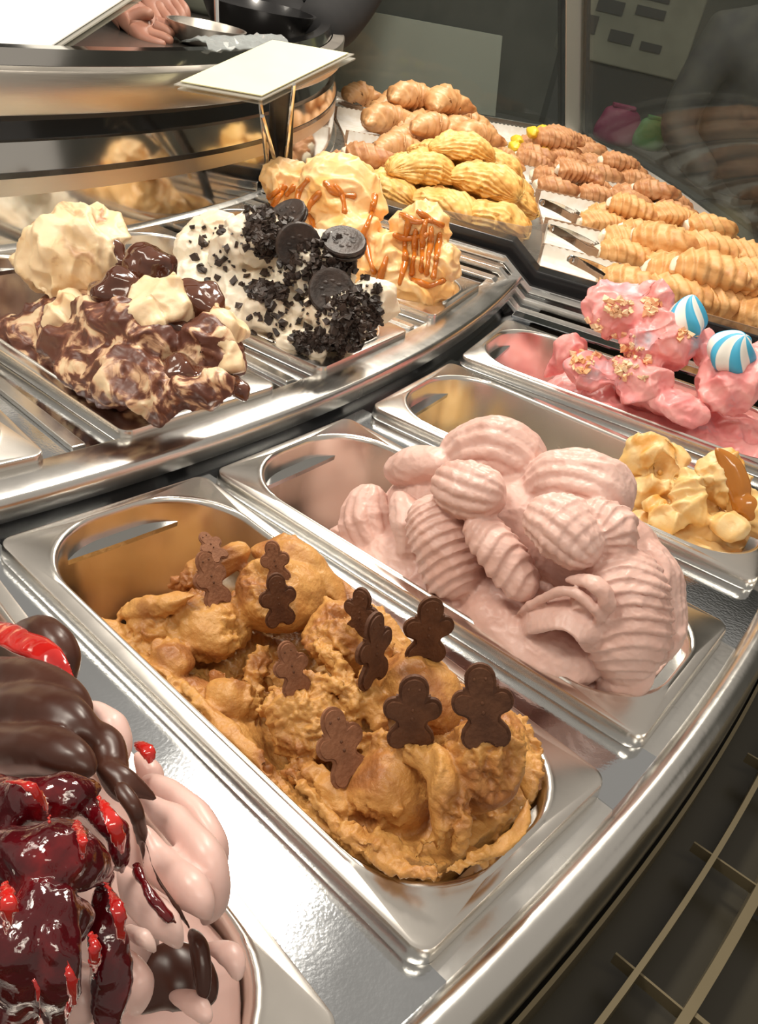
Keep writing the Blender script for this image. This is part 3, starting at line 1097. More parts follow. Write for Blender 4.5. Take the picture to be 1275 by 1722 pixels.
GOLD = gelato('caramel', 'golden_gelato', 'small golden caramel gelato remnant at the near end of the empty pan', m, M_GOLD, 0.0014, 1, disp_soft)
m = MB()
sweep(m, [pn.px(1203, 752, 0.002), pn.px(1228, 785, 0.0), pn.px(1243, 825, -0.006), pn.px(1240, 870, -0.014)], (0.005, 0.010, 0.010, 0.006), (0.004, 0.006, 0.006, 0.005), up=(0.4, -0.8, 0.5), ribl=(5, 0.15))
sweep(m, [pn.px(1232, 835, -0.010), pn.px(1255, 850, -0.012), pn.px(1268, 880, -0.016)], (0.006, 0.010, 0.006), (0.004, 0.005, 0.004), up=(0.4, -0.8, 0.5))
o = link('caramel_sauce', remesh(m, 0.0012, 2), M_CARAMEL, GOLD)
o['label'] = 'brown caramel sauce streak'

# ---- bubblegum gelato with crumbs and two meringues
M_BUB = mat('bubblegum_gelato', (0.83, 0.30, 0.30), 0.38, sss=0.3, sss_col=SSS, var=((0.86, 0.40, 0.38), (0.82, 0.30, 0.30), (0.50, 0.45, 0.50)), var_scale=22, lo=0.38, hi=0.70, bump=0.2, bump_scale=300, bump_d=0.001)
pn = PANS['bubblegum']
m = MB()


def top_bub(u, v):
    c = math.cos(min(1.5, abs(v)/0.078*1.35))
    return -0.028+0.035*c*sm(0.08, 0.16, u)-0.06*(1-sm(0.05, 0.10, u))+0.005*mnoise.noise(Vector((u*40, v*40, 9)))


fill(m, pn, 0.055, 0.352, top_bub, 50, 26)
S([(915, 635, -0.020), (955, 595, -0.020), (985, 575, -0.02)], (0.008, 0.018, 0.016), (0.008, 0.016, 0.016), fold=(5, 0.28), endp=4)
S([(960, 610, -0.034), (990, 625, -0.045), (1030, 650, -0.05)], (0.014, 0.024, 0.014), (0.012, 0.020, 0.014), fold=(5, 0.28), endp=4)
S([(995, 545, 0.0), (1010, 525, 0.0), (1050, 530, 0.0), (1065, 575, -0.01)], (0.016, 0.032, 0.032, 0.022), (0.016, 0.030, 0.030, 0.020), fold=(5, 0.28), endp=4)
S([(1090, 520, 0.010), (1110, 560, 0.0), (1120, 625, -0.018)], (0.020, 0.044, 0.034), (0.020, 0.040, 0.034), ribl=(5, 0.08), fold=(5, 0.28), endp=4)
S([(1085, 510, 0.016), (1100, 500, 0.018), (1120, 530, 0.012)], (0.008, 0.020, 0.014), (0.012, 0.024, 0.014), fold=(5, 0.28), endp=4)
S([(1020, 620, -0.034), (1075, 640, -0.046), (1130, 640, -0.046)], (0.018, 0.030, 0.020), (0.016, 0.024, 0.018), fold=(5, 0.28), endp=4)
S([(1075, 660, -0.050), (1130, 685, -0.056), (1190, 700, -0.050)], (0.014, 0.020, 0.016), (0.010, 0.016, 0.014), fold=(5, 0.28), endp=4)
S([(1190, 620, 0.004), (1230, 640, -0.014), (1270, 680, -0.026)], (0.026, 0.040, 0.030), (0.024, 0.034, 0.028), fold=(5, 0.28), endp=4)
S([(1255, 590, 0.012), (1290, 620, 0.006), (1330, 660, 0.0)], (0.026, 0.036, 0.026), (0.024, 0.034, 0.026), fold=(5, 0.28), endp=4)
S([(1170, 600, 0.012), (1190, 590, 0.014), (1225, 610, 0.01)], 0.024, 0.022, fold=(5, 0.28), endp=4)


def disp_bub(p, n):
    return 0.0085*(ridged(warp(p, 16, 0.024), 26, 2)-1.0)+0.0014*(ridged(p, 75, 2)-1.0)


BUB = gelato('bubblegum', 'bubblegum_gelato', 'bright pink bubblegum gelato with grey-blue patches and crumbs', m, M_BUB, 0.0016, 1, disp_bub)
BV_BUB = bvh_of(BUB)


def crumbs(parent, bv, boxes, n, size, mt, name, label=None, flat=0.6, seed=1):
    """loose bits scattered on a gelato's skin inside pixel boxes"""
    rg = np.random.default_rng(seed)
    m = MB()
    for _ in range(n):
        x0, y0, x1, y1 = boxes[rg.integers(len(boxes))]
        P, N = hit_px(bv, rg.uniform(x0, x1), rg.uniform(y0, y1))
        if P is None:
            continue
        s = size*rg.uniform(0.35, 1.0)**1.3*1.7
        R = Matrix.Rotation(rg.uniform(0, 6.28), 3, Vector(rg.normal(size=3)).normalized())
        R = np.array(R)
        m.box(P+N*s*0.25, R[0]*s*0.5, R[1]*s*rg.uniform(0.25, 0.45), R[2]*s*0.5*flat)
        m.v[-1] = m.v[-1]+rg.normal(size=(8, 3))*s*0.13
    o = m.build(name, mt, parent, smooth=False)
    o['kind'] = 'stuff'
    if label:
        o['label'] = label
    return o


crumbs(BUB, BV_BUB, [(985, 535, 1010, 600), (1030, 560, 1070, 620), (1040, 580, 1090, 640), (1140, 540, 1170, 570), (960, 590, 1000, 625), (1080, 500, 1110, 530), (1020, 505, 1060, 530)], 240, 0.0042,
       mat('crumb_gold', (0.86, 0.45, 0.22), 0.6, var=(0.85, 0.62, 0.40), var_scale=60), 'biscuit_crumbs', 'orange biscuit crumbs')
M_MER = bpy.data.materials.new('meringue_swirl')
M_MER.use_nodes = True
_nt = M_MER.node_tree
_at = _nt.nodes.new('ShaderNodeAttribute')
_at.attribute_name = 'stripe'
_rp = _nt.nodes.new('ShaderNodeValToRGB')
_rp.color_ramp.elements[0].position, _rp.color_ramp.elements[0].color = 0.46, (0.86, 0.84, 0.78, 1)
_rp.color_ramp.elements[1].position, _rp.color_ramp.elements[1].color = 0.54, (0.06, 0.42, 0.66, 1)
_nt.links.new(_at.outputs['Fac'], _rp.inputs['Fac'])
_nt.links.new(_rp.outputs['Color'], _nt.nodes['Principled BSDF'].inputs['Base Color'])
_nt.nodes['Principled BSDF'].inputs['Roughness'].default_value = 0.5


def meringue(center, axis, r, hgt, label):
    nu_, nv_ = 40, 72
    G = np.zeros((nu_, nv_, 3))
    st = np.zeros((nu_, nv_))
    Q = np.array(Vector(axis).normalized().to_track_quat('Z', 'Y').to_matrix())
    for i in range(nu_):
        s = i/(nu_-1)
        rad = r*(math.sin(min(1, s*1.9)*PI/2)**0.6)*(1-s)**0.62*1.25 if s < 1 else 0.0
        for j in range(nv_):
            a = 2*PI*j/nv_
            ph = a*5+s*7.0
            rr_ = rad*(1+0.10*math.sin(ph))+0.0002
            G[i, j] = np.array(center)+Q@np.array([rr_*math.cos(a), rr_*math.sin(a), hgt*s+0.004*math.sin(3*s)])
            st[i, j] = 0.5+0.5*math.sin(ph+0.9)
    mm = MB()
    mm.grid(G, close_v=True)
    mm.f.append(tuple(range(nv_)))
    me = bpy.data.meshes.new('meringue')
    me.from_pydata([tuple(k) for k in np.concatenate(mm.v)], [], mm.f)
    at_ = me.attributes.new('stripe', 'FLOAT', 'POINT')
    at_.data.foreach_set('value', st.ravel())
    o = link('meringue_kiss', me, M_MER, None, True, 0, 0)
    tag(o, label, 'meringue', 'blue and white meringue kisses')
    return o


c1 = pn.px(1143, 574, 0.000)
meringue(c1, (-0.10, 0.0, 1), 0.024, 0.050, 'pointed blue and white meringue standing higher, left of the other one')
c2 = pn.px(1212, 616, -0.012)
meringue(c2, (0.30, -0.25, 0.9), 0.027, 0.046, 'tilted blue and white meringue nearer the right edge of the photo')

# ---- chocolate-marbled cream gelato
M_CHOC = mat('choco_marble', (0.80, 0.62, 0.40), 0.40, sss=0.2, sss_col=SSS, var=((0.72, 0.46, 0.28), (0.22, 0.085, 0.05), (0.12, 0.04, 0.025)), var_scale=34, lo=0.36, hi=0.53, dist=1.6, bump=0.2, bump_scale=250, bump_d=0.001)
M_CREAM = mat('cream_gelato', (0.86, 0.66, 0.42), 0.42, sss=0.2, sss_col=SSS, var=((0.84, 0.62, 0.36), (0.42, 0.19, 0.09)), var_scale=30, lo=0.50, hi=0.70, dist=0.8, bump=0.2, bump_scale=250, bump_d=0.001)
M_SAUCE = mat('chocolate_sauce', (0.085, 0.026, 0.014), 0.14, coat=0.7, var=(0.12, 0.04, 0.02), var_scale=40, bump=0.15, bump_scale=120)
pn = PANS['chocolate']
m = MB()


def heap(u, v, u0, u1, base, hgt, seed):
    c = math.cos(min(1.5, abs(v)/0.078*1.3))
    return base+hgt*c*sm(u0, u0+0.08, u)*(1-0.8*sm(u1-0.06, u1, u))-0.07*(1-sm(u0-0.03, u0+0.02, u))+0.006*mnoise.noise(Vector((u*40, v*40, seed)))


fill(m, pn, 0.085, 0.345, lambda u, v: heap(u, v, 0.12, 0.345, -0.012, 0.055, 5), 50, 28)
S([(75, 560, -0.050), (150, 600, -0.060), (230, 640, -0.062), (300, 660, -0.058)], (0.018, 0.032, 0.030, 0.020), (0.016, 0.028, 0.026, 0.018), fold=(5, 0.26), endp=4)
S([(120, 540, -0.030), (210, 570, -0.040), (300, 600, -0.036)], (0.024, 0.036, 0.024), (0.022, 0.032, 0.024), fold=(5, 0.26), endp=4)
S([(300, 570, -0.010), (355, 590, -0.010), (385, 630, -0.014)], (0.022, 0.032, 0.022), (0.020, 0.030, 0.022), fold=(5, 0.26), endp=4)
S([(180, 660, -0.064), (260, 675, -0.064), (340, 655, -0.05), (390, 640, -0.034)], 0.015, 0.013, fold=(5, 0.26), endp=4)


def disp_choc(p, n):
    return 0.0085*(ridged(warp(p, 16, 0.024), 26, 2)-1.0)+0.0022*(ridged(p, 60, 3)-1.0)


CHOC = gelato('chocolate', 'marbled_gelato', 'cream gelato marbled with brown chocolate, topped with sauce', m, M_CHOC, 0.0018, 1, disp_choc)
m = MB()
S([(105, 500, 0.000), (110, 455, 0.004), (150, 430, 0.006), (195, 450, 0.004)], (0.026, 0.050, 0.046, 0.020), (0.024, 0.044, 0.042, 0.020), ribl=(9, 0.08), nv=60)
S([(95, 520, -0.030), (130, 540, -0.036), (170, 565, -0.040)], (0.018, 0.026, 0.014), (0.014, 0.022, 0.014), ribl=(5, 0.12))
S([(190, 520, -0.030), (245, 530, -0.026), (300, 515, -0.012), (340, 510, 0.0)], (0.016, 0.026, 0.024, 0.016), (0.014, 0.022, 0.020, 0.016), fold=(5, 0.26), endp=4)
S([(215, 560, -0.044), (245, 545, -0.040), (260, 580, -0.044)], (0.012, 0.020, 0.010), (0.010, 0.018, 0.010), fold=(5, 0.26), endp=4)
S([(340, 560, -0.004), (385, 550, 0.004), (400, 530, 0.01)], (0.014, 0.022, 0.012), (0.012, 0.018, 0.012), fold=(5, 0.26), endp=4)
S([(355, 600, -0.014), (380, 595, -0.012), (392, 630, -0.014)], (0.008, 0.014, 0.010), (0.010, 0.016, 0.010), fold=(5, 0.26), endp=4)
CRM = link('cream_swirl', remesh(m, 0.0018, 1, disp_soft), M_CREAM, CHOC, True, 0, 0)
CRM['label'] = 'pale cream dome and swirls'
m = MB()
S([(150, 492, -0.034), (190, 488, -0.030), (235, 478, -0.018)], (0.012, 0.020, 0.012), (0.008, 0.013, 0.010), wob=0.08)
S([(205, 470, 0.0), (250, 455, 0.014), (295, 450, 0.024)], (0.018, 0.026, 0.020), (0.014, 0.018, 0.016), wob=0.08)
S([(260, 535, -0.012), (320, 515, -0.002), (380, 515, 0.010)], (0.016, 0.026, 0.014), (0.010, 0.016, 0.012), wob=0.12)
S([(190, 440, 0.02), (180, 410, 0.01), (205, 455, 0.01)], 0.010, 0.009, wob=0.1)
S([(255, 565, -0.024), (290, 560, -0.020), (310, 600, -0.026)], (0.012, 0.020, 0.010), (0.012, 0.018, 0.010), wob=0.1)
S([(260, 640, -0.05), (300, 630, -0.046), (330, 650, -0.044)], (0.010, 0.018, 0.010), (0.010, 0.014, 0.010), wob=0.1)
for (x, y, v, r) in ((70, 575, -0.048, 0.012), (100, 605, -0.055, 0.010), (180, 620, -0.06, 0.014), (220, 585, -0.05, 0.010), (360, 640, -0.034, 0.012), (390, 650, -0.02, 0.010)):
    ball(m, pn.px(x, y, v), (r*1.6, r, r*0.8), 14, wob=0.1)
o = link('chocolate_sauce', remesh(m, 0.0018, 1, lambda p, n: 0.003*fbm(p, 60, 2)), M_SAUCE, CHOC, True, 0, 0)
o['label'] = 'glossy dark chocolate sauce'

# ---- white gelato with black biscuit
M_WHITE = mat('white_gelato', (0.86, 0.78, 0.64), 0.42, sss=0.3, sss_col=SSS, var=(0.84, 0.70, 0.52), var_scale=20, bump=0.2, bump_scale=250, bump_d=0.001)
M_BLACK = mat('black_biscuit', (0.022, 0.014, 0.011), 0.45, var=(0.05, 0.032, 0.025), var_scale=90, bump=0.3, bump_scale=300)
pn = PANS['oreo']
m = MB()
fill(m, pn, 0.07, 0.345, lambda u, v: heap(u, v, 0.09, 0.35, -0.012, 0.060, 8), 50, 28)
S([(325, 470, -0.020), (350, 420, -0.006), (395, 370, 0.006)], (0.024, 0.034, 0.020), (0.022, 0.030, 0.020), ribl=(7, 0.10), nv=50)
S([(375, 470, -0.030), (400, 420, -0.020), (420, 365, 0.0)], (0.018, 0.026, 0.014), (0.018, 0.026, 0.014), ribl=(5, 0.10))
S([(430, 450, -0.010), (450, 400, 0.0), (465, 360, 0.010)], (0.036, 0.044, 0.030), (0.034, 0.042, 0.026), fold=(5, 0.26), endp=4)
S([(470, 480, -0.020), (530, 450, -0.010), (590, 440, 0.0)], (0.030, 0.042, 0.030), (0.028, 0.038, 0.028), fold=(5, 0.26), endp=4)
S([(400, 520, -0.040), (450, 530, -0.050), (510, 560, -0.052)], (0.020, 0.032, 0.020), (0.018, 0.028, 0.020), ribl=(7, 0.10), fold=(5, 0.26), endp=4)
S([(450, 560, -0.056), (500, 575, -0.060), (560, 580, -0.050)], (0.014, 0.020, 0.016), (0.012, 0.018, 0.014), fold=(5, 0.26), endp=4)
S([(520, 520, -0.034), (570, 530, -0.030), (620, 560, -0.026)], (0.024, 0.034, 0.022), (0.022, 0.032, 0.022), fold=(5, 0.26), endp=4)
S([(590, 480, -0.004), (620, 510, -0.006), (635, 550, -0.012)], (0.022, 0.028, 0.018), (0.020, 0.026, 0.018), fold=(5, 0.26), endp=4)


def disp_oreo(p, n):
    return 0.0090*(ridged(warp(p, 16, 0.024), 28, 2)-1.0)+0.0022*(ridged(p, 60, 3)-1.0)


OREO = gelato('oreo', 'white_gelato', 'white gelato heap covered in black biscuit crumbs, between two brown gelatos', m, M_WHITE, 0.0018, 1, disp_oreo)
BV_OREO = bvh_of(OREO)
crumbs(OREO, BV_OREO, [(415, 345, 510, 420), (415, 335, 500, 400), (480, 400, 620, 470), (430, 400, 480, 430), (530, 480, 640, 590), (560, 400, 630, 450), (560, 500, 640, 580), (420, 480, 480, 500), (500, 560, 600, 590)], 2200, 0.0046, M_BLACK, 'biscuit_crumbs', 'black biscuit crumbs', seed=4)
crumbs(OREO, BV_OREO, [(320, 380, 420, 480), (400, 500, 520, 580), (440, 430, 540, 520)], 140, 0.0050, M_BLACK, 'biscuit_crumbs', 'scattered black biscuit crumbs', seed=5)


def cookie_mesh():
    mm = MB()
    n = 40
    prof = [(0.0, 0.0045), (0.75, 0.0045), (0.82, 0.0052), (0.95, 0.0050), (1.0, 0.0035), (1.0, 0.0012), (0.93, 0.0004), (0.93, -0.0004), (1.0, -0.0012), (1.0, -0.0035), (0.95, -0.0050), (0.82, -0.0052), (0.75, -0.0045), (0.0, -0.0045)]
    G = np.zeros((len(prof), n, 3))
    for i, (r_, z) in enumerate(prof):
        for j in range(n):
            a = 2*PI*j/n
            rr_ = max(r_, 0.001)*0.0215*(1+(0.025 if j % 2 and r_ > 0.97 else 0))
            G[i, j] = (rr_*math.cos(a), rr_*math.sin(a), z)
    mm.grid(G, close_v=True)
    for k in range(8):   # embossed petals
        a = 2*PI*k/8
        for s_ in (1, -1):
            ball(mm, (0.009*math.cos(a), 0.009*math.sin(a), 0.0045*s_), (0.0028, 0.0016, 0.0008), 6)
    return mm.mesh('sandwich_cookie')


ME_CK = cookie_mesh()
for (x, y, nx, ny, nz, words) in ((488, 372, -0.1, -0.5, 0.6, 'black sandwich cookie tucked at the very top of the white gelato'),
                                  (500, 412, 0.75, -0.55, 0.25, 'brownish-black sandwich cookie with visible embossing in the middle of the heap'),
                                  (556, 492, 0.62, -0.62, 0.55, 'plain black sandwich cookie facing forward on the near slope'),
                                  (577, 418, 0.2, -0.3, 0.85, 'black sandwich cookie lying flat behind the embossed one')):
    P, N = hit_px(BV_OREO, x, y)
    if P is None:
        continue
    o = link('sandwich_cookie', ME_CK, M_BLACK, None, True, 0, 40)
    nrm = Vector((nx, ny, nz)).normalized()
    o.matrix_world = Matrix.Translation(Vector(P)+nrm*0.006) @ nrm.to_track_quat('Z', 'Y').to_matrix().to_4x4()
    tag(o, words, 'cookie', 'black sandwich cookies on the white gelato')

# ---- peach gelato with caramel stripes
M_PEACH = mat('peach_gelato', (0.88, 0.54, 0.22), 0.40, sss=0.3, sss_col=SSS, var=((0.90, 0.62, 0.32), (0.84, 0.47, 0.16)), var_scale=18, bump=0.15, bump_scale=250, bump_d=0.001)
M_DRIZ = mat('caramel_drizzle', (0.52, 0.15, 0.012), 0.16, coat=0.6, sss=0.15, sss_col=SSS)
pn = PANS['toffee']
m = MB()
fill(m, pn, 0.05, 0.345, lambda u, v: heap(u, v, 0.07, 0.35, -0.012, 0.060, 2), 50, 28)
S([(450, 330, 0.0), (480, 318, 0.010), (520, 320, 0.014)], (0.030, 0.036, 0.026), (0.026, 0.032, 0.026), fold=(5, 0.26), endp=4)
S([(510, 330, 0.0), (545, 325, 0.0), (600, 340, 0.004), (650, 350, 0.01)], (0.030, 0.052, 0.050, 0.030), (0.030, 0.046, 0.046, 0.028), ribl=(5, 0.06))
S([(540, 380, -0.030), (590, 400, -0.030), (640, 400, -0.03)], (0.030, 0.044, 0.030), (0.030, 0.040, 0.030), fold=(5, 0.26), endp=4)
S([(620, 390, -0.024), (640, 430, -0.034), (680, 470, -0.044)], (0.022, 0.034, 0.024), (0.020, 0.030, 0.022), ribl=(7, 0.10), nv=50)
S([(660, 390, 0.0), (710, 390, 0.0), (745, 420, -0.004)], (0.028, 0.036, 0.024), (0.026, 0.034, 0.024), ribl=(7, 0.10), nv=50)
S([(680, 440, -0.020), (730, 455, -0.020), (755, 480, -0.022)], (0.024, 0.034, 0.022), (0.022, 0.030, 0.020), fold=(5, 0.26), endp=4)
S([(650, 480, -0.050), (710, 492, -0.044), (760, 485, -0.03)], (0.012, 0.020, 0.014), (0.010, 0.016, 0.012), fold=(5, 0.26), endp=4)
PEACH = gelato('toffee', 'peach_gelato', 'peach-coloured gelato heap striped with orange caramel', m, M_PEACH, 0.0018, 1, disp_soft)
BV_PE = bvh_of(PEACH)


def drizzle(parent, bv, lines, w, mt, name, label):
    for ln in lines:
        pts = []
        C2 = catmull(np.array([(x, y, 0) for x, y in ln], float), 8*len(ln))
        for x, y, _ in C2:
            P, N = hit_px(bv, x, y)
            if P is not None:
                pts.append(P+N*w*0.25)
        # split where the surface jumps
        run = []
        for P in pts+[None]:
            if P is not None and (not run or np.linalg.norm(P-run[-1]) < 0.02):
                run.append(P)
            else:
                if len(run) > 3:
                    A = np.array(run)
                    A[1:-1] = (A[:-2]+A[1:-1]+A[2:])/3
                    k = np.full(len(A), w)*(1+0.25*np.sin(np.arange(len(A))*0.35+len(A)))
                    k[0] = k[-1] = w*0.4
                    o = MB().tube(A, k, 8, samples=len(A)*2).build(name, mt, parent, auto=0)
                    o['label'] = label
                run = [P] if P is not None else []


drizzle(PEACH, BV_PE, [[(540, 322), (520, 350), (530, 385), (525, 410)], [(630, 325), (625, 360), (610, 395), (600, 420)], [(470, 318), (450, 335), (440, 345)], [(500, 310), (480, 330)],
                       [(690, 365), (682, 400), (680, 440), (672, 480)], [(715, 370), (712, 410), (710, 460)], [(740, 390), (735, 430), (728, 470)], [(650, 430), (640, 470), (650, 490)],
                       [(700, 355), (720, 368), (745, 380)], [(545, 305), (565, 325), (600, 330)], [(690, 470), (720, 480), (750, 470)], [(660, 395), (690, 400), (720, 395)], [(610, 390), (620, 430), (630, 460)], [(560, 310), (575, 330), (580, 360)], [(480, 312), (470, 330), (455, 350)], [(520, 300), (505, 320), (500, 345)], [(660, 340), (655, 365), (640, 380)], [(700, 385), (698, 420), (692, 465)], [(725, 380), (722, 420), (718, 465)], [(672, 360), (700, 372), (730, 372)]],
         0.0036, M_DRIZ, 'caramel_drizzle', 'orange-brown caramel stripe')

# ---- cream gelato in the pan at the left edge
pn = PANS['cream']
m = MB()
fill(m, pn, 0.05, 0.300, lambda u, v: heap(u, v, 0.07, 0.29, -0.012, 0.030, 12), 40, 24)
gelato('cream', 'cream_gelato', 'off-white gelato just showing at the left edge of the photo', m, M_CREAM, 0.0022, 1, disp_soft)

# ---- cherry and chocolate gelato close to the camera
M_BLUSH = mat('blush_gelato', (0.78, 0.55, 0.50), 0.35, sss=0.3, sss_col=SSS, var=(0.72, 0.48, 0.43), var_scale=18, bump=0.06, bump_scale=300, bump_d=0.001)
M_COAT = mat('chocolate_coat', (0.050, 0.017, 0.011), 0.30, var=(0.070, 0.026, 0.017), var_scale=20, spec=0.4)
M_CHERRY = mat('cherry_sauce', (0.055, 0.002, 0.004), 0.10, coat=0.6, var=((0.07, 0.002, 0.005), (0.14, 0.003, 0.006), (0.42, 0.008, 0.008)), var_scale=55, lo=0.40, hi=0.74, bump=0.5, bump_scale=120, bump_d=0.003)
M_CHBRT = mat('bright_cherry_sauce', (0.36, 0.006, 0.006), 0.12, coat=0.8, var=(0.55, 0.016, 0.012), var_scale=40, sss=0.1, sss_col=SSS)
pn = PANS['cherry']
m = MB()
fill(m, pn, 0.05, 0.346, lambda u, v: heap(u, v, 0.06, 0.36, -0.030, 0.045, 15), 50, 28)
NF = None
S([(-80, 1250, 0.010), (40, 1300, 0.014), (130, 1420, 0.014), (180, 1560, 0.010), (190, 1720, 0.0)], (80, 90, 92, 90, 80), fold=NF)
S([(150, 1185, 0.040), (188, 1225, 0.040), (212, 1285, 0.038)], (18, 28, 18), (20, 32, 22), fold=NF)
S([(228, 1265, 0.056), (252, 1300, 0.056), (258, 1345, 0.054)], (12, 22, 18), (12, 22, 18), fold=NF)
S([(240, 1308, 0.050), (312, 1352, 0.050), (356, 1420, 0.048), (362, 1490, 0.046)], (14, 26, 26, 14), (18, 36, 36, 18), fold=NF, endp=5)
S([(232, 1335, 0.036), (298, 1388, 0.036), (346, 1448, 0.034), (358, 1510, 0.032), (342, 1556, 0.028)], (16, 30, 34, 28, 12), (20, 40, 44, 36, 16), fold=NF, endp=5)
S([(238, 1385, 0.022), (272, 1452, 0.022), (326, 1502, 0.022), (352, 1545, 0.022)], (16, 32, 30, 12), (18, 38, 36, 16), fold=NF, endp=5)
S([(198, 1452, 0.010), (232, 1508, 0.008), (280, 1556, 0.008), (304, 1596, 0.010)], (14, 28, 28, 12), (16, 34, 32, 14), fold=NF, endp=5)
S([(205, 1600, 0.004), (232, 1650, 0.002), (228, 1705, 0.000)], (18, 30, 20), (18, 30, 20), fold=NF)
S([(208, 1562, -0.004), (238, 1575, -0.006), (264, 1602, -0.004)], (9, 16, 11), (9, 16, 11), wob=0.05, fold=NF)
S([(340, 1590, 0.036), (385, 1605, 0.038), (402, 1650, 0.036)], (10, 24, 14), (10, 18, 12), fold=NF)
S([(285, 1672, 0.016), (325, 1688, 0.016), (352, 1716, 0.016)], (10, 18, 12), (10, 16, 12), fold=NF)
S([(95, 1620, -0.020), (130, 1670, -0.022), (140, 1730, -0.024)], (26, 44, 34), (26, 40, 34), fold=NF)
CHERRY = gelato('cherry', 'cherry_gelato', 'blush gelato coated in chocolate and red cherry sauce at the near left corner', m, M_BLUSH, 0.0010, 1, lambda p, n: 0.0012*fbm(p, 40, 2))
m = MB()
S([(-120, 1200, 0.012), (0, 1195, 0.014), (95, 1205, 0.018), (165, 1245, 0.022)], (54, 56, 50, 28), (50, 52, 46, 26), fold=(2, 0.12), endp=5)
S([(-120, 1262, -0.002), (0, 1260, 0.000), (95, 1262, 0.006), (160, 1300, 0.010)], (46, 46, 44, 26), (44, 44, 40, 24), fold=(2, 0.12), endp=5)
S([(-90, 1145, 0.022), (20, 1135, 0.024), (105, 1165, 0.028), (155, 1205, 0.030)], (34, 36, 34, 22), (34, 36, 34, 22), fold=(2, 0.12), endp=5)
S([(20, 1065, 0.048), (75, 1068, 0.048), (105, 1105, 0.048), (112, 1165, 0.046)], (24, 34, 30, 18), (24, 34, 30, 18), fold=NF, endp=5)
S([(135, 1225, 0.024), (178, 1258, 0.026), (196, 1310, 0.022), (215, 1345, 0.018)], (34, 34, 26, 18), (34, 34, 26, 18), fold=NF, endp=5)
S([(165, 1285, 0.018), (212, 1312, 0.022), (272, 1350, 0.030)], (20, 24, 10), (14, 16, 8), fold=NF, endp=5)
S([(195, 1312, 0.012), (228, 1365, 0.012), (238, 1410, 0.014), (242, 1460, 0.014)], (22, 20, 14, 7), (14, 14, 10, 7), fold=NF, endp=5)
S([(240, 1400, 0.014), (262, 1470, 0.012), (300, 1530, 0.014), (325, 1570, 0.018)], (6, 8, 8, 6), (6, 8, 8, 6), fold=NF)
S([(215, 1700, 0.004), (290, 1640, 0.020), (370, 1680, 0.030)], (40, 60, 44), (20, 30, 24), fold=(3, 0.2))
S([(318, 1560, 0.028), (335, 1595, 0.024), (345, 1690, 0.018)], (12, 20, 16), (12, 20, 16), fold=NF)
o = link('chocolate_coat', remesh(m, 0.0012, 26, lambda p, n: 0.001*fbm(p, 40, 2)), M_COAT, CHERRY, True, 0, 0)
o['label'] = 'smooth dark chocolate coating'
m = MB()
S([(-80, 1345, -0.020), (20, 1350, -0.018), (105, 1340, -0.008), (165, 1325, 0.004)], (44, 48, 42, 18), (40, 44, 38, 18), wob=0.06)
S([(-60, 1435, -0.032), (50, 1440, -0.028), (130, 1445, -0.018), (185, 1480, -0.006)], (56, 60, 52, 24), (50, 54, 46, 22), wob=0.06)
S([(-40, 1545, -0.038), (60, 1545, -0.034), (145, 1560, -0.022)], (56, 64, 44), (50, 56, 40), wob=0.06)
S([(20, 1520, -0.038), (30, 1620, -0.042), (30, 1760, -0.042)], (44, 46, 44), (40, 40, 38), wob=0.06)
S([(170, 1490, -0.010), (185, 1590, -0.014), (180, 1760, -0.022)], (26, 34, 34), (26, 32, 32), wob=0.05)
S([(110, 1490, -0.026), (100, 1610, -0.034), (90, 1760, -0.038)], (34, 34, 30), (30, 30, 28), wob=0.06)
S([(140, 1350, -0.002), (190, 1400, 0.000), (205, 1475, 0.000)], (20, 28, 14), (20, 26, 14), fold=NF)
S([(225, 1450, 0.006), (262, 1520, 0.004), (300, 1555, 0.008)], (10, 18, 8), (10, 16, 8), fold=NF)
o = link('cherry_sauce', remesh(m, 0.0012, 2, lambda p, n: 0.0022*fbm(p, 75, 3)), M_CHERRY, CHERRY, True, 0, 0)
o['label'] = 'dark glossy cherry sauce'
m = MB()
ST = [([(-60, 1040, 0.034), (20, 1070, 0.036), (85, 1105, 0.038), (130, 1155, 0.040)], (22, 28, 24, 8)),
      ([(226, 1248, 0.050), (248, 1262, 0.050), (256, 1285, 0.050)], (8, 13, 7)),
      ([(0, 1312, -0.034), (50, 1322, -0.032), (80, 1360, -0.028), (82, 1385, -0.026)], (10, 12, 10, 5)),
      ([(162, 1335, -0.004), (192, 1385, -0.006), (205, 1440, -0.004)], (8, 17, 8)),
      ([(122, 1372, -0.024), (138, 1410, -0.030), (138, 1450, -0.030)], (6, 13, 6)),
      ([(5, 1480, -0.052), (15, 1525, -0.054), (8, 1575, -0.054)], (10, 17, 9)),
      ([(172, 1475, -0.018), (198, 1530, -0.022), (205, 1595, -0.022)], (7, 15, 8)),
      ([(100, 1600, -0.044), (122, 1650, -0.044), (115, 1715, -0.044)], (8, 15, 8)),
      ([(50, 1625, -0.056), (66, 1670, -0.056), (62, 1725, -0.056)], (7, 12, 7)),
      ([(150, 1560, -0.030), (160, 1600, -0.032), (158, 1650, -0.030)], (6, 11, 6))]
for pts, w in ST:
    m = MB()
    S(pts, w, tuple(x*0.36 for x in w), fold=NF, endp=4)
    o = link('cherry_streak', remesh(m, 0.0009, 2, lambda p, n: 0.0008*fbm(p, 75, 2)), M_CHBRT, CHERRY, True, 0, 0)
    o['label'] = 'bright red cherry streak'

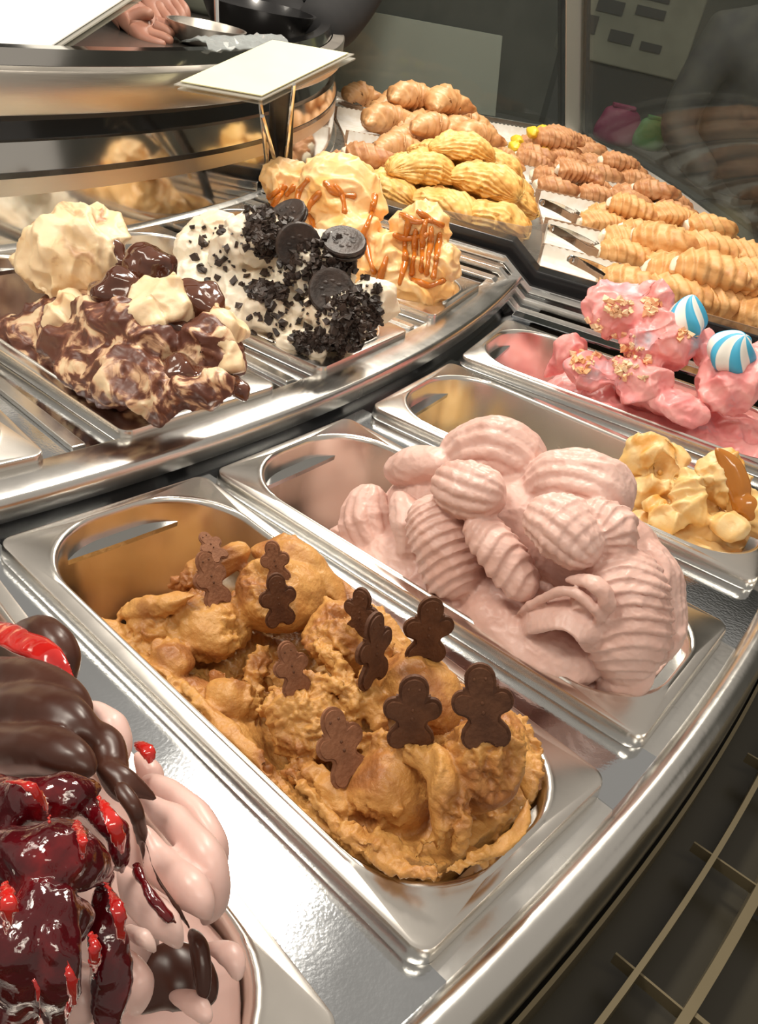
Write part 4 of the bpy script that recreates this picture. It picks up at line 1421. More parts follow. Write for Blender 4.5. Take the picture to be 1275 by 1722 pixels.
# ------------------------------------------------------------------ pastry
M_TRAYW = mat('tray_paper', (0.80, 0.78, 0.73), 0.6, var=(0.74, 0.70, 0.62), var_scale=60)
M_TRAYB = mat('tray_edge', (0.42, 0.27, 0.17), 0.45, var=(0.34, 0.21, 0.13), var_scale=30)
M_AR1 = mat('golden_pastry', (0.74, 0.44, 0.19), 0.5, sss=0.1, sss_col=SSS, var=((0.70, 0.38, 0.14), (0.48, 0.20, 0.06)), var_scale=42, lo=0.35, hi=0.7, bump=0.35, bump_scale=160)
M_AR2 = mat('brown_pastry', (0.62, 0.34, 0.17), 0.5, sss=0.1, sss_col=SSS, var=((0.54, 0.26, 0.11), (0.34, 0.13, 0.05)), var_scale=42, lo=0.35, hi=0.7, bump=0.35, bump_scale=160)
M_CRO = mat('croissant_crust', (0.72, 0.42, 0.20), 0.42, sss=0.1, sss_col=SSS, var=((0.64, 0.33, 0.13), (0.42, 0.16, 0.05)), var_scale=30, lo=0.35, hi=0.7, bump=0.3, bump_scale=120)
M_SFO = mat('yellow_pastry', (0.82, 0.54, 0.20), 0.48, sss=0.1, sss_col=SSS, var=((0.80, 0.48, 0.14), (0.56, 0.25, 0.05)), var_scale=36, lo=0.35, hi=0.7, bump=0.3, bump_scale=150)
M_FILL = mat('white_cream', (0.84, 0.76, 0.60), 0.5, sss=0.3, sss_col=SSS)
M_FILLY = mat('yellow_custard', (0.82, 0.58, 0.04), 0.4, sss=0.3, sss_col=SSS)

SHELLS, FOLDS, CROISS = [], [], []
for k in range(3):       # layered lobster-tail shells, tip at +x
    m = MB()
    b = 0.007*(k-1)
    sweep(m, [(-0.046, 0, 0.0), (-0.015, b, 0.003), (0.02, b*1.4, 0.002), (0.050, -b, -0.004)], (0.024, 0.029, 0.023, 0.008), (0.019, 0.021, 0.016, 0.007), nu=64, nv=48, ribl=(7, 0.06), ribt=(7+k, 0.20, 1.6), endp=8, seed=k, wob=0.03, fold=(2, 0.16))
    a_ = m.mesh('pastry_shell')
    c = MB()
    ball(c, (-0.044, 0, 0.001), (0.008, 0.014, 0.010), 10, wob=0.08, seed=k)
    SHELLS.append((a_, c.mesh('cream_filling')))
    m = MB()             # folded fan pastries
    sweep(m, [(-0.050, 0.004, 0), (-0.020, 0.010, 0.006), (0.018, 0.004, 0.008), (0.050, -0.014, 0.0)], (0.012, 0.030, 0.038, 0.024), (0.009, 0.018, 0.022, 0.013), nu=48, nv=90, ribl=(21, 0.14), ribt=(3, 0.14, 1.5), endp=5, seed=k+5, wob=0.05, fold=(4, 0.22))
    FOLDS.append(m.mesh('folded_pastry'))
    m = MB()
    sweep(m, [(-0.058, -0.016, 0), (-0.030, 0.010, 0.004), (0.0, 0.020, 0.006), (0.030, 0.010, 0.004), (0.058, -0.018, 0)], (0.010, 0.024, 0.031, 0.024, 0.010), (0.010, 0.021, 0.027, 0.021, 0.010), nu=70, nv=26, ribt=(6, 0.18, 0.8), endp=5, seed=k+1, wob=0.035)
    CROISS.append(m.mesh('croissant'))


def roughen(me, off, amp=1.0):
    """flaky unevenness for a baked crust"""
    for v_ in me.vertices:
        p = v_.co+Vector((off, 0, 0))
        d = 0.0030*fbm(p, 45, 2)+0.0022*(ridged(p, 95, 2)-1.0)
        v_.co += v_.normal*d*amp
    me.update()


for _k in range(3):
    roughen(SHELLS[_k][0], _k, 0.35)
    roughen(FOLDS[_k], _k+5)
    roughen(CROISS[_k], _k+9)


def place(o, R, t, z, yaw=0.0, pitch=0.0, roll=0.0, sc=1.0):
    """stand an object at polar (R, t), its x axis along the radius turned by yaw"""
    o.matrix_world = Matrix.Translation(Vector(cyl(R, t, z))) @ Matrix.Rotation(t+yaw, 4, 'Z') @ Matrix.Rotation(pitch, 4, 'Y') @ Matrix.Rotation(roll, 4, 'X') @ Matrix.Scale(sc, 4)


ORD = ['first', 'second', 'third', 'fourth', 'fifth', 'sixth', 'seventh', 'eighth', 'ninth']


def shell_pastry(R, t, z, label, mt, fill_mt, group, k=0, yaw=0.0, sc=1.0, pitch=0.0):
    o = link('pastry_shell', SHELLS[k % 3][0].copy() if mt is not M_AR1 else SHELLS[k % 3][0], mt, None, True, 0, 0)
    place(o, R, t, z, yaw, pitch, 0, sc)
    c = link('cream_filling', SHELLS[k % 3][1].copy() if fill_mt is not M_FILL else SHELLS[k % 3][1], fill_mt, None)
    c.parent = o
    if fill_mt is M_FILLY:
        c.scale = (1.7, 1.3, 1.1)
        c.location = (0.026, 0, 0.008)
    c['label'] = 'cream filling at the open end'
    tag(o, label, 'pastry', group)
    return o


def tray(R0, R1, t0, t1, z, words, wall=0.022, mt=M_TRAYB):
    """shallow tray of sector shape: edge, paper liner with scalloped border"""
    root = empty('pastry_tray', cyl((R0+R1)/2, (t0+t1)/2, z))
    tag(root, words, 'tray', 'pastry trays')
    child(ring_prof(MB(), [(R0, z), (R1, z), (R1, z+0.003), (R0, z+0.003)], t0, t1, 16), 'tray_base', mt, root, smooth=False)
    for tt_ in (t0, t1):
        e_, s_ = np.array([math.cos(tt_), math.sin(tt_), 0]), np.array([-math.sin(tt_), math.cos(tt_), 0])
        child(MB().box(e_*(R0+R1)/2+Z3*(z+wall/2), e_*(R1-R0)/2, s_*0.0012, Z3*wall/2), 'tray_side', mt, root, smooth=False)
    # liner: paper lying in the tray, its far edge standing up with a scalloped rim
    n = 64
    rs = np.linspace(R0+0.004, R1-0.004, n)
    G = np.zeros((4, n, 3))
    for j, R in enumerate(rs):
        sc_ = 0.0022*abs(math.sin(j*PI/2.0))
        w0, w1 = t0+0.003, t1-0.004
        G[0, j] = cyl(R, w0, z+0.0045)
        G[1, j] = cyl(R, w1-0.004, z+0.0045)
        G[2, j] = cyl(R, w1-0.001, z+0.012)
        G[3, j] = cyl(R, w1, z+wall+0.004+sc_)
    m = MB()
    m.grid(G)
    m.grid(G-np.array([0, 0, 0.0008]))
    child(m, 'paper_liner', M_TRAYW, root, auto=60)
    return root


ZO = -0.006
T_OUT = [(0.452, 0.512), (0.520, 0.598), (0.612, 0.712), (0.726, 0.822), (0.836, 0.940), (0.952, 1.060)]
for i, (a, b) in enumerate(T_OUT):
    tray(1.895, 2.262, a, b, ZO, 'white-lined pastry tray on the customer side, %s from the bubblegum gelato' % ORD[i])
# shells: tray index, list of (R, frac across, layer z, scale, yaw)
ROWS = {
    0: [(2.005, .35, 0.022, 1.0, .05), (2.085, .30, 0.024, 1.15, .0), (2.165, .35, 0.024, 1.15, -.05), (2.235, .35, 0.024, 1.1, 0), (2.09, .75, 0.034, 1.2, .05), (2.175, .75, 0.036, 1.2, 0), (2.235, .8, 0.036, 1.1, .1),
        (2.13, .5, 0.060, 1.2, .1), (2.21, .5, 0.062, 1.15, -.1)],
    1: [(1.995, .30, 0.022, 1.0, .0), (2.085, .25, 0.024, 1.1, .1), (2.170, .25, 0.024, 1.1, 0), (2.235, .3, 0.024, 1.1, .1), (2.000, .75, 0.024, .95, 0), (2.085, .70, 0.026, 1.1, -.1), (2.175, .7, 0.026, 1.1, 0), (2.235, .75, 0.026, 1.05, 0),
        (2.06, .5, 0.052, 1.1, .05), (2.15, .5, 0.054, 1.15, 0), (2.22, .5, 0.054, 1.1, .1)],
    2: [(1.960, .25, 0.020, .95, .1), (2.045, .22, 0.022, 1.0, 0), (2.125, .22, 0.022, 1.0, 0), (2.205, .22, 0.022, 1.0, .1), (1.985, .60, 0.022, 1.0, 0), (2.065, .60, 0.024, 1.0, .1), (2.145, .60, 0.024, 1.0, 0), (2.22, .6, 0.024, 1.0, 0),
        (2.02, .42, 0.048, 1.0, .1), (2.105, .42, 0.050, 1.0, -.1), (2.18, .42, 0.05, 1.0, 0)],
    3: [(1.945, .25, 0.020, .95, .0), (2.030, .25, 0.020, .95, 0), (2.110, .25, 0.020, .95, .1), (2.19, .25, 0.020, 1.0, 0), (1.950, .62, 0.020, .95, .1), (2.035, .62, 0.022, .95, 0), (2.115, .62, 0.022, 1.0, 0), (2.2, .62, 0.022, 1.0, .1),
        (1.99, .45, 0.046, .95, 0), (2.15, .45, 0.046, .95, 0)],
    4: [(1.945, .3, 0.020, .9, .0), (2.03, .3, 0.020, .9, 0), (2.11, .3, 0.02, .95, 0.1), (2.19, .3, 0.02, .95, 0), (2.12, .65, 0.022, .95, 0), (2.2, .65, 0.022, .95, 0), (2.15, .45, 0.044, .95, .1)],
    5: [(2.09, .3, 0.022, 1.0, 0), (2.17, .3, 0.022, 1.0, 0), (2.1, .65, 0.022, 1.0, 0.1), (2.18, .65, 0.022, 1.0, 0)],
}
TINT = {0: M_AR1, 1: M_AR1, 2: M_AR1, 3: M_AR2, 4: M_AR2, 5: M_AR2}
for ti, rows in ROWS.items():
    a, b = T_OUT[ti]
    cnt = {}
    for k, (R, fr_, z, sc, yw) in enumerate(rows):
        row = 'on top' if z > 0.041 else ('in the near row' if fr_ < 0.5 else 'in the far row')
        cnt[row] = cnt.get(row, 0)+1
        R += 0.045*(2.25-R)/0.3 if ti < 3 else 0.0
        sc *= 1.12 if ti < 2 else 1.05
        shell_pastry(R, a+(b-a)*fr_, ZO+z, 'ridged %s pastry shell %s, %s from the step, %s customer-side tray' % ('golden' if ti < 3 else 'brown', row, ORD[cnt[row]-1], ORD[ti]),
                     TINT[ti], M_FILL, 'ridged pastry shells', k+ti, yw+random.uniform(-.38, .38), sc, random.uniform(-.16, .10))
# yellow custard shells stacked at the far end of the outer row
YP = [(1.960, .885, 0.026), (2.030, .890, 0.026), (1.985, .925, 0.028), (2.050, .930, 0.028), (2.000, .900, 0.058), (2.035, .920, 0.060)]
for k, (R, t_, z) in enumerate(YP):
    shell_pastry(R, t_, ZO+z, 'pastry shell oozing yellow custard, %s of the stack beside the corner post' % ORD[k], M_AR2, M_FILLY, 'custard pastry shells', k, 0.1*(k % 3-1), 1.1)

ZI = 0.0
T_IN = [(0.470, 0.640), (0.660, 0.800), (0.815, 0.960), (0.975, 1.085)]
IN_WORDS = ['clear-edged tray heaped with folded pastries behind the peach gelato', 'white-lined tray second from the partition beside the drum',
            'white-lined tray of croissants on the drum side', 'white-lined tray farthest back against the reflection panel']
for i, (a, b) in enumerate(T_IN):
    tray(1.525, 1.858, a, b, ZI, IN_WORDS[i])


def folded(R, t_, z, yaw, sc, label, k, pitch=0.0):
    o = link('folded_pastry', FOLDS[k % 3], M_SFO, None, True, 0, 0)
    place(o, R, t_, z, yaw, pitch, 0, sc)
    tag(o, label, 'pastry', 'folded golden pastries')


def croissant(R, t_, z, yaw, sc, label, k):
    o = link('croissant', CROISS[k % 3], M_CRO, None, True, 0, 0)
    place(o, R, t_, z, yaw, 0, 0, sc)
    tag(o, label, 'croissant', 'croissants')


FP = [(1.640, .490, 0.030, 0.3, 1.15), (1.730, .492, 0.030, -0.2, 1.2), (1.810, .495, 0.030, 0.2, 1.2), (1.660, .545, 0.032, 0.6, 1.15), (1.750, .550, 0.034, 0.1, 1.2), (1.820, .560, 0.034, 0.5, 1.15),
      (1.640, .600, 0.034, 0.2, 1.1), (1.730, .605, 0.034, -0.3, 1.15), (1.810, .615, 0.034, 0.3, 1.15), (1.690, .520, 0.068, 0.8, 1.15), (1.780, .525, 0.070, 0.0, 1.2), (1.690, .580, 0.072, -0.5, 1.1), (1.780, .590, 0.072, 0.4, 1.15), (1.735, .555, 0.100, 0.5, 1.05)]
for k, (R, t_, z, yw, sc) in enumerate(FP):
    lay = 'bottom' if z < 0.05 else ('middle' if z < 0.09 else 'top')
    row = 'near' if t_ < 0.53 else ('middle' if t_ < 0.585 else 'far')
    col = 'drum side' if R < 1.70 else ('centre' if R < 1.77 else 'step side')
    folded(R, t_, ZI+z, yw, sc, 'flaky golden folded pastry, %s layer of the heap, %s row, %s' % (lay, row, col), k)
CP = [(1.630, .700, 0.034, 0.4, 1.0), (1.720, .700, 0.034, 0.0, 1.0), (1.805, .700, 0.034, 0.6, 1.0), (1.650, .760, 0.034, 0.2, 1.0), (1.740, .760, 0.036, 0.9, 1.0), (1.815, .760, 0.034, 0.1, 1.0), (1.69, .735, 0.072, 0.3, 1.0), (1.77, .735, 0.074, 0.7, 1.0)]
for k, (R, t_, z, yw, sc) in enumerate(CP):
    croissant(R, t_, ZI+z, yw, sc, 'smooth round-backed croissant just behind the folded pastries, %s' % (['nearest the drum in front', 'middle of the front row', 'front row by the step', 'nearest the drum behind', 'middle of the rear row', 'rear row by the step', 'left one on top', 'right one on top'][k]), k)
CP = [(1.620, .850, 0.034, 0.4, 1.05), (1.700, .855, 0.034, 0.0, 1.05), (1.780, .860, 0.034, 0.6, 1.05), (1.650, .915, 0.034, 0.2, 1.05), (1.730, .915, 0.036, 0.9, 1.05), (1.810, .920, 0.034, 0.1, 1.05), (1.67, .885, 0.074, 0.3, 1.0), (1.745, .885, 0.076, 0.7, 1.0)]
for k, (R, t_, z, yw, sc) in enumerate(CP):
    croissant(R, t_, ZI+z*1.1, yw, sc*1.15, 'reddish-brown croissant in the back heap by the reflection panel, %s' % (['front left', 'front centre', 'front right', 'rear left', 'rear centre', 'rear right', 'upper left', 'upper right'][k]), k+1)
CP = [(1.610, 1.02, 0.034, 0.4), (1.700, 1.02, 0.034, 0.0), (1.790, 1.02, 0.034, 0.6)]
for k, (R, t_, z, yw) in enumerate(CP):
    croissant(R, t_, ZI+z, yw, 1.0, 'croissant touching the reflection panel at the very back, %s' % (['leftmost', 'middle', 'rightmost'][k]), k+2)
# dark sticky pastries next to the drum, left of the folded heap
for k, (R, t_, z) in enumerate([(1.560, .560, 0.024), (1.560, .610, 0.024), (1.575, .660, 0.026), (1.590, .585, 0.052)]):
    shell_pastry(R, t_, ZI+z, 'dark brown glazed pastry beside the drum, %s from the partition' % ORD[k], M_AR2, M_FILL, 'dark pastries beside the drum', k, 0.4, 1.0)

# tongs
M_TONG = M_CHROME


def tongs(P, yaw, L, label, lift=0.02):
    root = empty('serving_tongs', P)
    tag(root, label, 'tongs', 'serving tongs')
    d = np.array([math.cos(yaw), math.sin(yaw), 0])
    s = np.array([-d[1], d[0], 0])
    P = np.asarray(P, float)
    for sg in (-1, 1):
        pts = [P-d*L*0.5+Z3*lift, P-d*L*0.15+s*sg*0.010+Z3*lift*0.9, P+d*L*0.25+s*sg*0.016+Z3*0.012, P+d*L*0.5+s*sg*0.010+Z3*0.006]
        m = MB()
        C_ = catmull(np.array(pts), 16)
        for i in range(15):
            c_ = (C_[i]+C_[i+1])/2
            h_ = (C_[i+1]-C_[i])/2
            m.box(c_, h_*1.05, Z3*0.006*(1.0 if i < 11 else 1.6), np.cross(h_/np.linalg.norm(h_), Z3)*0.0011)
        child(m, 'tong_arm', M_TONG, root, smooth=False)
    m = MB()
    m.tube([P-d*L*0.5+s*0.003+Z3*lift, P-d*L*0.54+Z3*lift, P-d*L*0.5-s*0.003+Z3*lift], 0.006, 8)
    child(m, 'tong_spring', M_TONG, root)
    return root


tongs(cyl(1.945, 0.545, 0.006), 0.2, 0.085, 'steel tongs lying on the second customer-side tray')
tongs(cyl(1.985, 0.470, 0.006), 0.35, 0.080, 'steel tongs on the tray nearest the bubblegum gelato')
tongs(cyl(1.925, 0.640, 0.006), 0.5, 0.07, 'small steel tongs on the third customer-side tray')
tongs(cyl(1.560, 1.000, 0.010), 0.9, 0.08, 'steel tongs at the back left beside the croissants')
# upright bent server between the heaps
root = empty('pastry_server', cyl(1.612, 0.640, 0.0))
tag(root, 'upright polished steel pastry server with a bent handle left of the folded pastries', 'server')
c0 = at_z(622, 302, 0.03)
m = MB()
pts = [at_depth(620, 305, 1.66), at_depth(622, 270, 1.665), at_depth(626, 250, 1.67), at_depth(634, 244, 1.675), at_depth(640, 252, 1.67)]
m.tube(pts, (0.006, 0.007, 0.007, 0.006, 0.005), 10)
child(m, 'handle', M_CHROME, root)
m = MB()
m.box(at_depth(620, 318, 1.66), np.array([0.02, -0.02, 0]), Z3*0.014, np.array([0.002, 0.002, 0]))
child(m, 'blade', M_CHROME, root, smooth=False)
# short transparent guard at the partition
M_ACR = glass_mat('acrylic', (0.86, 0.86, 0.84), haze=0.16, haze_col=(0.6, 0.58, 0.55))
e, t = np.array([math.cos(0.452), math.sin(0.452), 0]), np.array([-math.sin(0.452), math.cos(0.452), 0])
m = MB().prism([(1.735, 0.030), (1.872, 0.030), (1.905, 0.004), (1.900, 0.075), (1.868, 0.062), (1.735, 0.052)], (0, 0, 0), e, Z3, t, 0.003)
o = m.build('acrylic_guard', M_ACR, smooth=False)
tag(o, 'small clear acrylic guard between gelato and pastry trays', 'guard')

# ------------------------------------------------------------------ price cards on stands
M_CARD = mat('card_yellow', (0.80, 0.79, 0.52), 0.5, var=(0.80, 0.77, 0.47), var_scale=8)
M_CARDW = mat('card_white', (0.92, 0.92, 0.88), 0.35)
M_CLEAR = glass_mat('holder_acrylic', (0.80, 0.80, 0.76), haze=0.30, haze_col=(0.72, 0.70, 0.64))


def quad_slab(m, A, B, C_, D, th):
    A, B, C_, D = [np.asarray(k, float) for k in (A, B, C_, D)]
    n = np.cross(B-A, D-A)
    n /= np.linalg.norm(n)
    V = [A, B, C_, D, A+n*th, B+n*th, C_+n*th, D+n*th]
    return m.add(V, [(0, 1, 2, 3), (7, 6, 5, 4), (0, 4, 5, 1), (1, 5, 6, 2), (2, 6, 7, 3), (3, 7, 4, 0)])


def price_card(k0, k1, k2, words, mt):
    """left, near and right corners of the card; the fourth follows"""
    A, B, C_ = k0, k1, k2
    D = A+C_-B
    root = empty('price_card', B-Z3*0.10)
    tag(root, words, 'price card', 'blank price cards on stands')
    cc = (A+B+C_+D)/4
    child(quad_slab(MB(), *[cc+(p-cc)*0.93 for p in (A, B, C_, D)], 0.0012), 'card_face', mt, root, smooth=False)
    n = np.cross(B-A, D-A)
    n /= np.linalg.norm(n)
    off = -n*0.005 if n[2] > 0 else n*0.005
    child(quad_slab(MB(), *[p+off*0.5 for p in (A, B, C_, D)], 0.0014), 'acrylic_sleeve', M_CLEAR, root, smooth=False)
    sh = (A-B)*0.03+(D-A)*0.05
    child(quad_slab(MB(), *[p+off*2.2+sh for p in (A, B, C_, D)], 0.0016), 'back_plate', M_CLEAR, root, smooth=False)
    return root, (A, B, C_, D), off


rt, cs, off = price_card(at_depth(292, 140, 1.035), at_depth(440, 166, 1.03), at_depth(596, 89, 1.12), 'pale yellow blank price card on a black stand in front of the drum', M_CARD)
foot = cyl(1.503, 0.452, 0.026)
m = MB()
ctr = cs[1]*0.62+cs[2]*0.38
tp, bt = at_depth(474, 152, 1.09), at_depth(470, 382, 1.27)
ax_ = (tp-bt)/2
sd_ = np.cross(ax_, CAM-bt)
sd_ /= np.linalg.norm(sd_)
fd_ = np.cross(sd_, ax_)
fd_ /= np.linalg.norm(fd_)
child(MB().box((tp+bt)/2, ax_, sd_*0.015, fd_*0.004), 'black_support', M_DARK, rt, smooth=False, bevel=0.001)
for (a, b) in (((437, 166), (455, 335)), ((494, 142), (474, 325)), ((441, 195), (474, 310))):
    child(MB().tube([at_depth(*a, 1.045 if a[0] < 480 else 1.06), at_depth(*b, 1.20)], 0.0026, 8), 'chrome_rod', M_CHROME, rt)
child(MB().box(at_depth(470, 384, 1.27), sd_*0.022, fd_*0.02, Z3*0.003), 'stand_foot', M_DARK, rt, smooth=False, bevel=0.001)
rt2, cs2, off2 = price_card(at_depth(-150, 60, 0.99), at_depth(68, 97, 0.94), at_depth(285, -45, 1.06), 'large white blank price card cut by the top left corner of the photo', M_CARDW)
p0 = at_depth(-90, 60, 1.0)
child(MB().tube([p0, p0*0.9+cyl(1.505, 0.08, 0.02)*0.1, cyl(1.503, 0.03, 0.026)], 0.004, 8), 'chrome_rod', M_CHROME, rt2)

# ------------------------------------------------------------------ people and the back of the shop
M_SKIN = mat('skin', (0.38, 0.185, 0.125), 0.5, sss=0.15, sss_col=(0.006, 0.0025, 0.0015), var=(0.31, 0.135, 0.09), var_scale=20)
M_BLACKC = mat('black_cloth', (0.006, 0.006, 0.007), 0.9, var=(0.010, 0.010, 0.011), var_scale=12)


def skin_body(name, verts, edges, radii, mt, parent=None, sub=2, root=0):
    me = bpy.data.meshes.new(name)
    me.from_pydata([tuple(map(float, v)) for v in verts], edges, [])
    o = bpy.data.objects.new(name, me)
    COL.objects.link(o)
    o.modifiers.new('skin', 'SKIN')
    for i, r in enumerate(radii):
        sv = me.skin_vertices[0].data[i]
        sv.radius = (r, r) if np.ndim(r) == 0 else r
        sv.use_root = (i == root)
    s = o.modifiers.new('sub', 'SUBSURF')
    s.levels = s.render_levels = sub
    dg = bpy.context.evaluated_depsgraph_get()
    out = bpy.data.meshes.new_from_object(o.evaluated_get(dg))
    bpy.data.objects.remove(o)
    bpy.data.meshes.remove(me)
    return link(name, out, mt, parent, True, 0, 0)


def hand_mesh(parent, elbow, wrist, knuckles, tips, thumb, mt, name='hand'):
    """forearm, palm and five separate fingers grown from one skeleton; knuckles/tips are lists of four"""
    V, E, Rr = [elbow, (np.asarray(elbow)+wrist)/2, wrist], [(0, 1), (1, 2)], [0.042, 0.036, 0.026]
    pc = np.mean(knuckles, axis=0)*0.5+np.asarray(wrist)*0.5
    V.append(pc)
    E.append((2, 3))
    Rr.append((0.034, 0.018))
    for kn, (mid, tip) in zip(knuckles, tips):
        b = len(V)
        V += [kn, mid, (np.asarray(mid)+tip)/2, tip]
        Rr += [0.0105, 0.0092, 0.0085, 0.0068]
        E += [(3, b), (b, b+1), (b+1, b+2), (b+2, b+3)]
    b = len(V)
    V += [thumb[0], thumb[1], thumb[2]]
    Rr += [0.013, 0.0105, 0.008]
    E += [(3, b), (b, b+1), (b+1, b+2)]
    return skin_body(name, V, E, Rr, mt, parent, 2, 2)


# server: torso left of frame behind the white card, arms reaching right over the worktop
PX = at_depth
kd = 1.34
body_l = PX(-420, -250, 1.75)
server = empty('person', (body_l[0], body_l[1], -1.1))
tag(server, 'person in black clothes behind the drum, bare hands busy at the worktop', 'person')
# hand nearest the camera
hand_a = hand_mesh(None, PX(140, -110, 1.44), PX(200, 18, 1.37),
                   [PX(240, 68, 1.33), PX(250, 58, 1.345), PX(258, 46, 1.36), PX(262, 36, 1.375)],
                   [(PX(262, 74, 1.33), PX(280, 78, 1.335)), (PX(275, 64, 1.345), PX(291, 72, 1.345)), (PX(280, 52, 1.36), PX(292, 62, 1.36)), (PX(278, 42, 1.375), PX(288, 50, 1.375))],
                   [PX(225, 32, 1.345), PX(245, 20, 1.34), PX(258, 26, 1.335)], M_SKIN)
hand_b = hand_mesh(None, PX(180, -190, 1.52), PX(240, -30, 1.44),
                   [PX(268, 18, 1.42), PX(280, 12, 1.43), PX(290, 6, 1.44), PX(296, 0, 1.455)],
                   [(PX(284, 34, 1.41), PX(286, 56, 1.405)), (PX(296, 30, 1.42), PX(299, 56, 1.415)), (PX(306, 24, 1.43), PX(309, 50, 1.43)), (PX(311, 16, 1.445), PX(314, 36, 1.445))],
                   [PX(250, 14, 1.42), PX(262, 30, 1.41), PX(270, 44, 1.40)], M_SKIN)
hip = PX(-430, 60, 1.78)
hip[2] = -0.10
sh_l, sh_r = PX(-330, -330, 1.62), PX(-360, -420, 1.95)
chest, neck, head = PX(-380, -300, 1.78), PX(-370, -430, 1.78), PX(-350, -560, 1.74)
clothes = skin_body('black_uniform',
                    [hip, (hip+chest)/2, chest, neck, sh_l, PX(-60, -260, 1.55), PX(146, -98, 1.438), sh_r, PX(-20, -330, 1.68), PX(184, -178, 1.517), hip+np.array([0.0, 0.1, -0.45]), hip+np.array([0.0, 0.1, -0.95]), hip+np.array([-0.05, -0.1, -0.45]), hip+np.array([-0.05, -0.1, -0.95])],
                    [(0, 1), (1, 2), (2, 3), (2, 4), (4, 5), (5, 6), (2, 7), (7, 8), (8, 9), (0, 10), (10, 11), (0, 12), (12, 13)],
                    [(0.16, 0.13), (0.15, 0.12), (0.17, 0.13), 0.06, 0.075, 0.055, 0.048, 0.075, 0.055, 0.048, 0.085, 0.06, 0.085, 0.06], M_BLACKC)
hd = MB()
ball(hd, head, (0.075, 0.085, 0.115), 20)
ball(hd, head+np.array([0.07, -0.04, -0.015]), (0.014, 0.014, 0.018), 8)
for sgn in (-1, 1):
    ball(hd, head+np.array([0.01*sgn, 0.078*sgn, 0.0]), (0.02, 0.012, 0.03), 8)
hd.tube([head-Z3*0.07, neck], 0.05, 12)
head_o = link('head', remesh(hd, 0.006, 3), M_SKIN)
hr = MB()
ball(hr, head+np.array([-0.02, 0.01, 0.03]), (0.082, 0.092, 0.105), 16)
hair_o = hr.build('hair', mat('dark_hair', (0.02, 0.014, 0.010), 0.6), auto=0)
for o in (hand_a, hand_b, clothes, head_o, hair_o):
    o.parent = server
    o.matrix_parent_inverse = Matrix.Translation(-server.location)

# second dark-clothed person bending at the far side of the worktop
c = PX(520, -190, 2.05)
p2 = empty('person', (c[0], c[1], -1.1))
tag(p2, 'person in black bending over behind the yellow price card, only the sleeve shows', 'person')
V = [c+Z3*(-0.55), c+Z3*(-0.15), c, c+np.array([0.05, -0.05, 0.18]), PX(640, -120, 1.95), PX(570, 20, 1.80), PX(520, 66, 1.68), PX(420, -160, 2.2), PX(470, 30, 1.85), PX(500, 70, 1.75), c+Z3*(-1.0)+np.array([0.1, 0.05, 0]), c+Z3*(-1.15)+np.array([-0.1, 0.05, 0.15])]
cl2 = skin_body('black_uniform', V, [(0, 1), (1, 2), (2, 3), (2, 4), (4, 5), (5, 6), (2, 7), (7, 8), (8, 9), (0, 10), (0, 11)],
                [(0.15, 0.12), (0.15, 0.12), (0.17, 0.12), 0.06, 0.085, 0.065, 0.05, 0.085, 0.06, 0.045, 0.07, 0.07], M_BLACKC)
h2 = MB()
hc = c+np.array([0.08, -0.10, 0.32])
ball(h2, hc, (0.08, 0.085, 0.115), 16)
h2.tube([hc-Z3*0.07, c+np.array([0.05, -0.05, 0.15])], 0.05, 12)
hd2 = link('head', remesh(h2, 0.006, 2), M_SKIN)
for o in (cl2, hd2):
    o.parent = p2
    o.matrix_parent_inverse = Matrix.Translation(-p2.location)

# utensils on the worktop
m = MB()
m.tube([PX(363, -30, 1.50), PX(366, 62, 1.47)], 0.0045, 10)
rod = empty('steel_spindle', PX(366, 66, 1.47))
tag(rod, 'thin upright steel rod standing on the worktop beside the hands', 'rod')
child(m, 'rod', M_CHROME, rod)
child(MB().tube([PX(366, 60, 1.47), PX(366, 66, 1.47)], 0.016, 14), 'rod_foot', M_CHROME, rod)


def bowl(P, r, h, label, mt, name='bowl', axis=(0, 0, 1)):
    prof = [(0.55, 0), (0.8, 0.25), (1.0, 1.0), (0.95, 1.0), (0.75, 0.28), (0.5, 0.06)]
    n = 32
    G = np.zeros((len(prof), n, 3))
    for i, (a, b) in enumerate(prof):
        for j in range(n):
            q = 2*PI*j/n
            G[i, j] = np.asarray(P)+np.array([a*r*math.cos(q), a*r*math.sin(q), b*h])
    m = MB()
    m.grid(G, close_v=True)
    m.f.append(tuple(range(n)))
    k = (len(prof)-1)*n
    m.f.append(tuple(k+j for j in range(n)))
    o = m.build(name, mt, auto=50)
    tag(o, label, 'bowl', 'bowls on the worktop')


WZ = 0.166
for (x, y, r, h, lab, mt) in ((430, 62, 0.10, 0.05, 'wide black bowl behind the yellow card', M_DARK), (345, 78, 0.06, 0.030, 'low grey steel dish beside the rod', M_BAND),
                              (470, 30, 0.12, 0.05, 'large dark pan farther back on the worktop', M_DARK), (345, 22, 0.07, 0.05, 'small pale green bowl behind the hands', mat('pale_bowl', (0.42, 0.45, 0.36), 0.5))):
    P = at_z(x, y, WZ)
    if np.hypot(P[0], P[1]) > 1.40:
        P = P*np.array([1.36/np.hypot(P[0], P[1])]*2+[1])
    bowl(P, r, h, lab, mt)
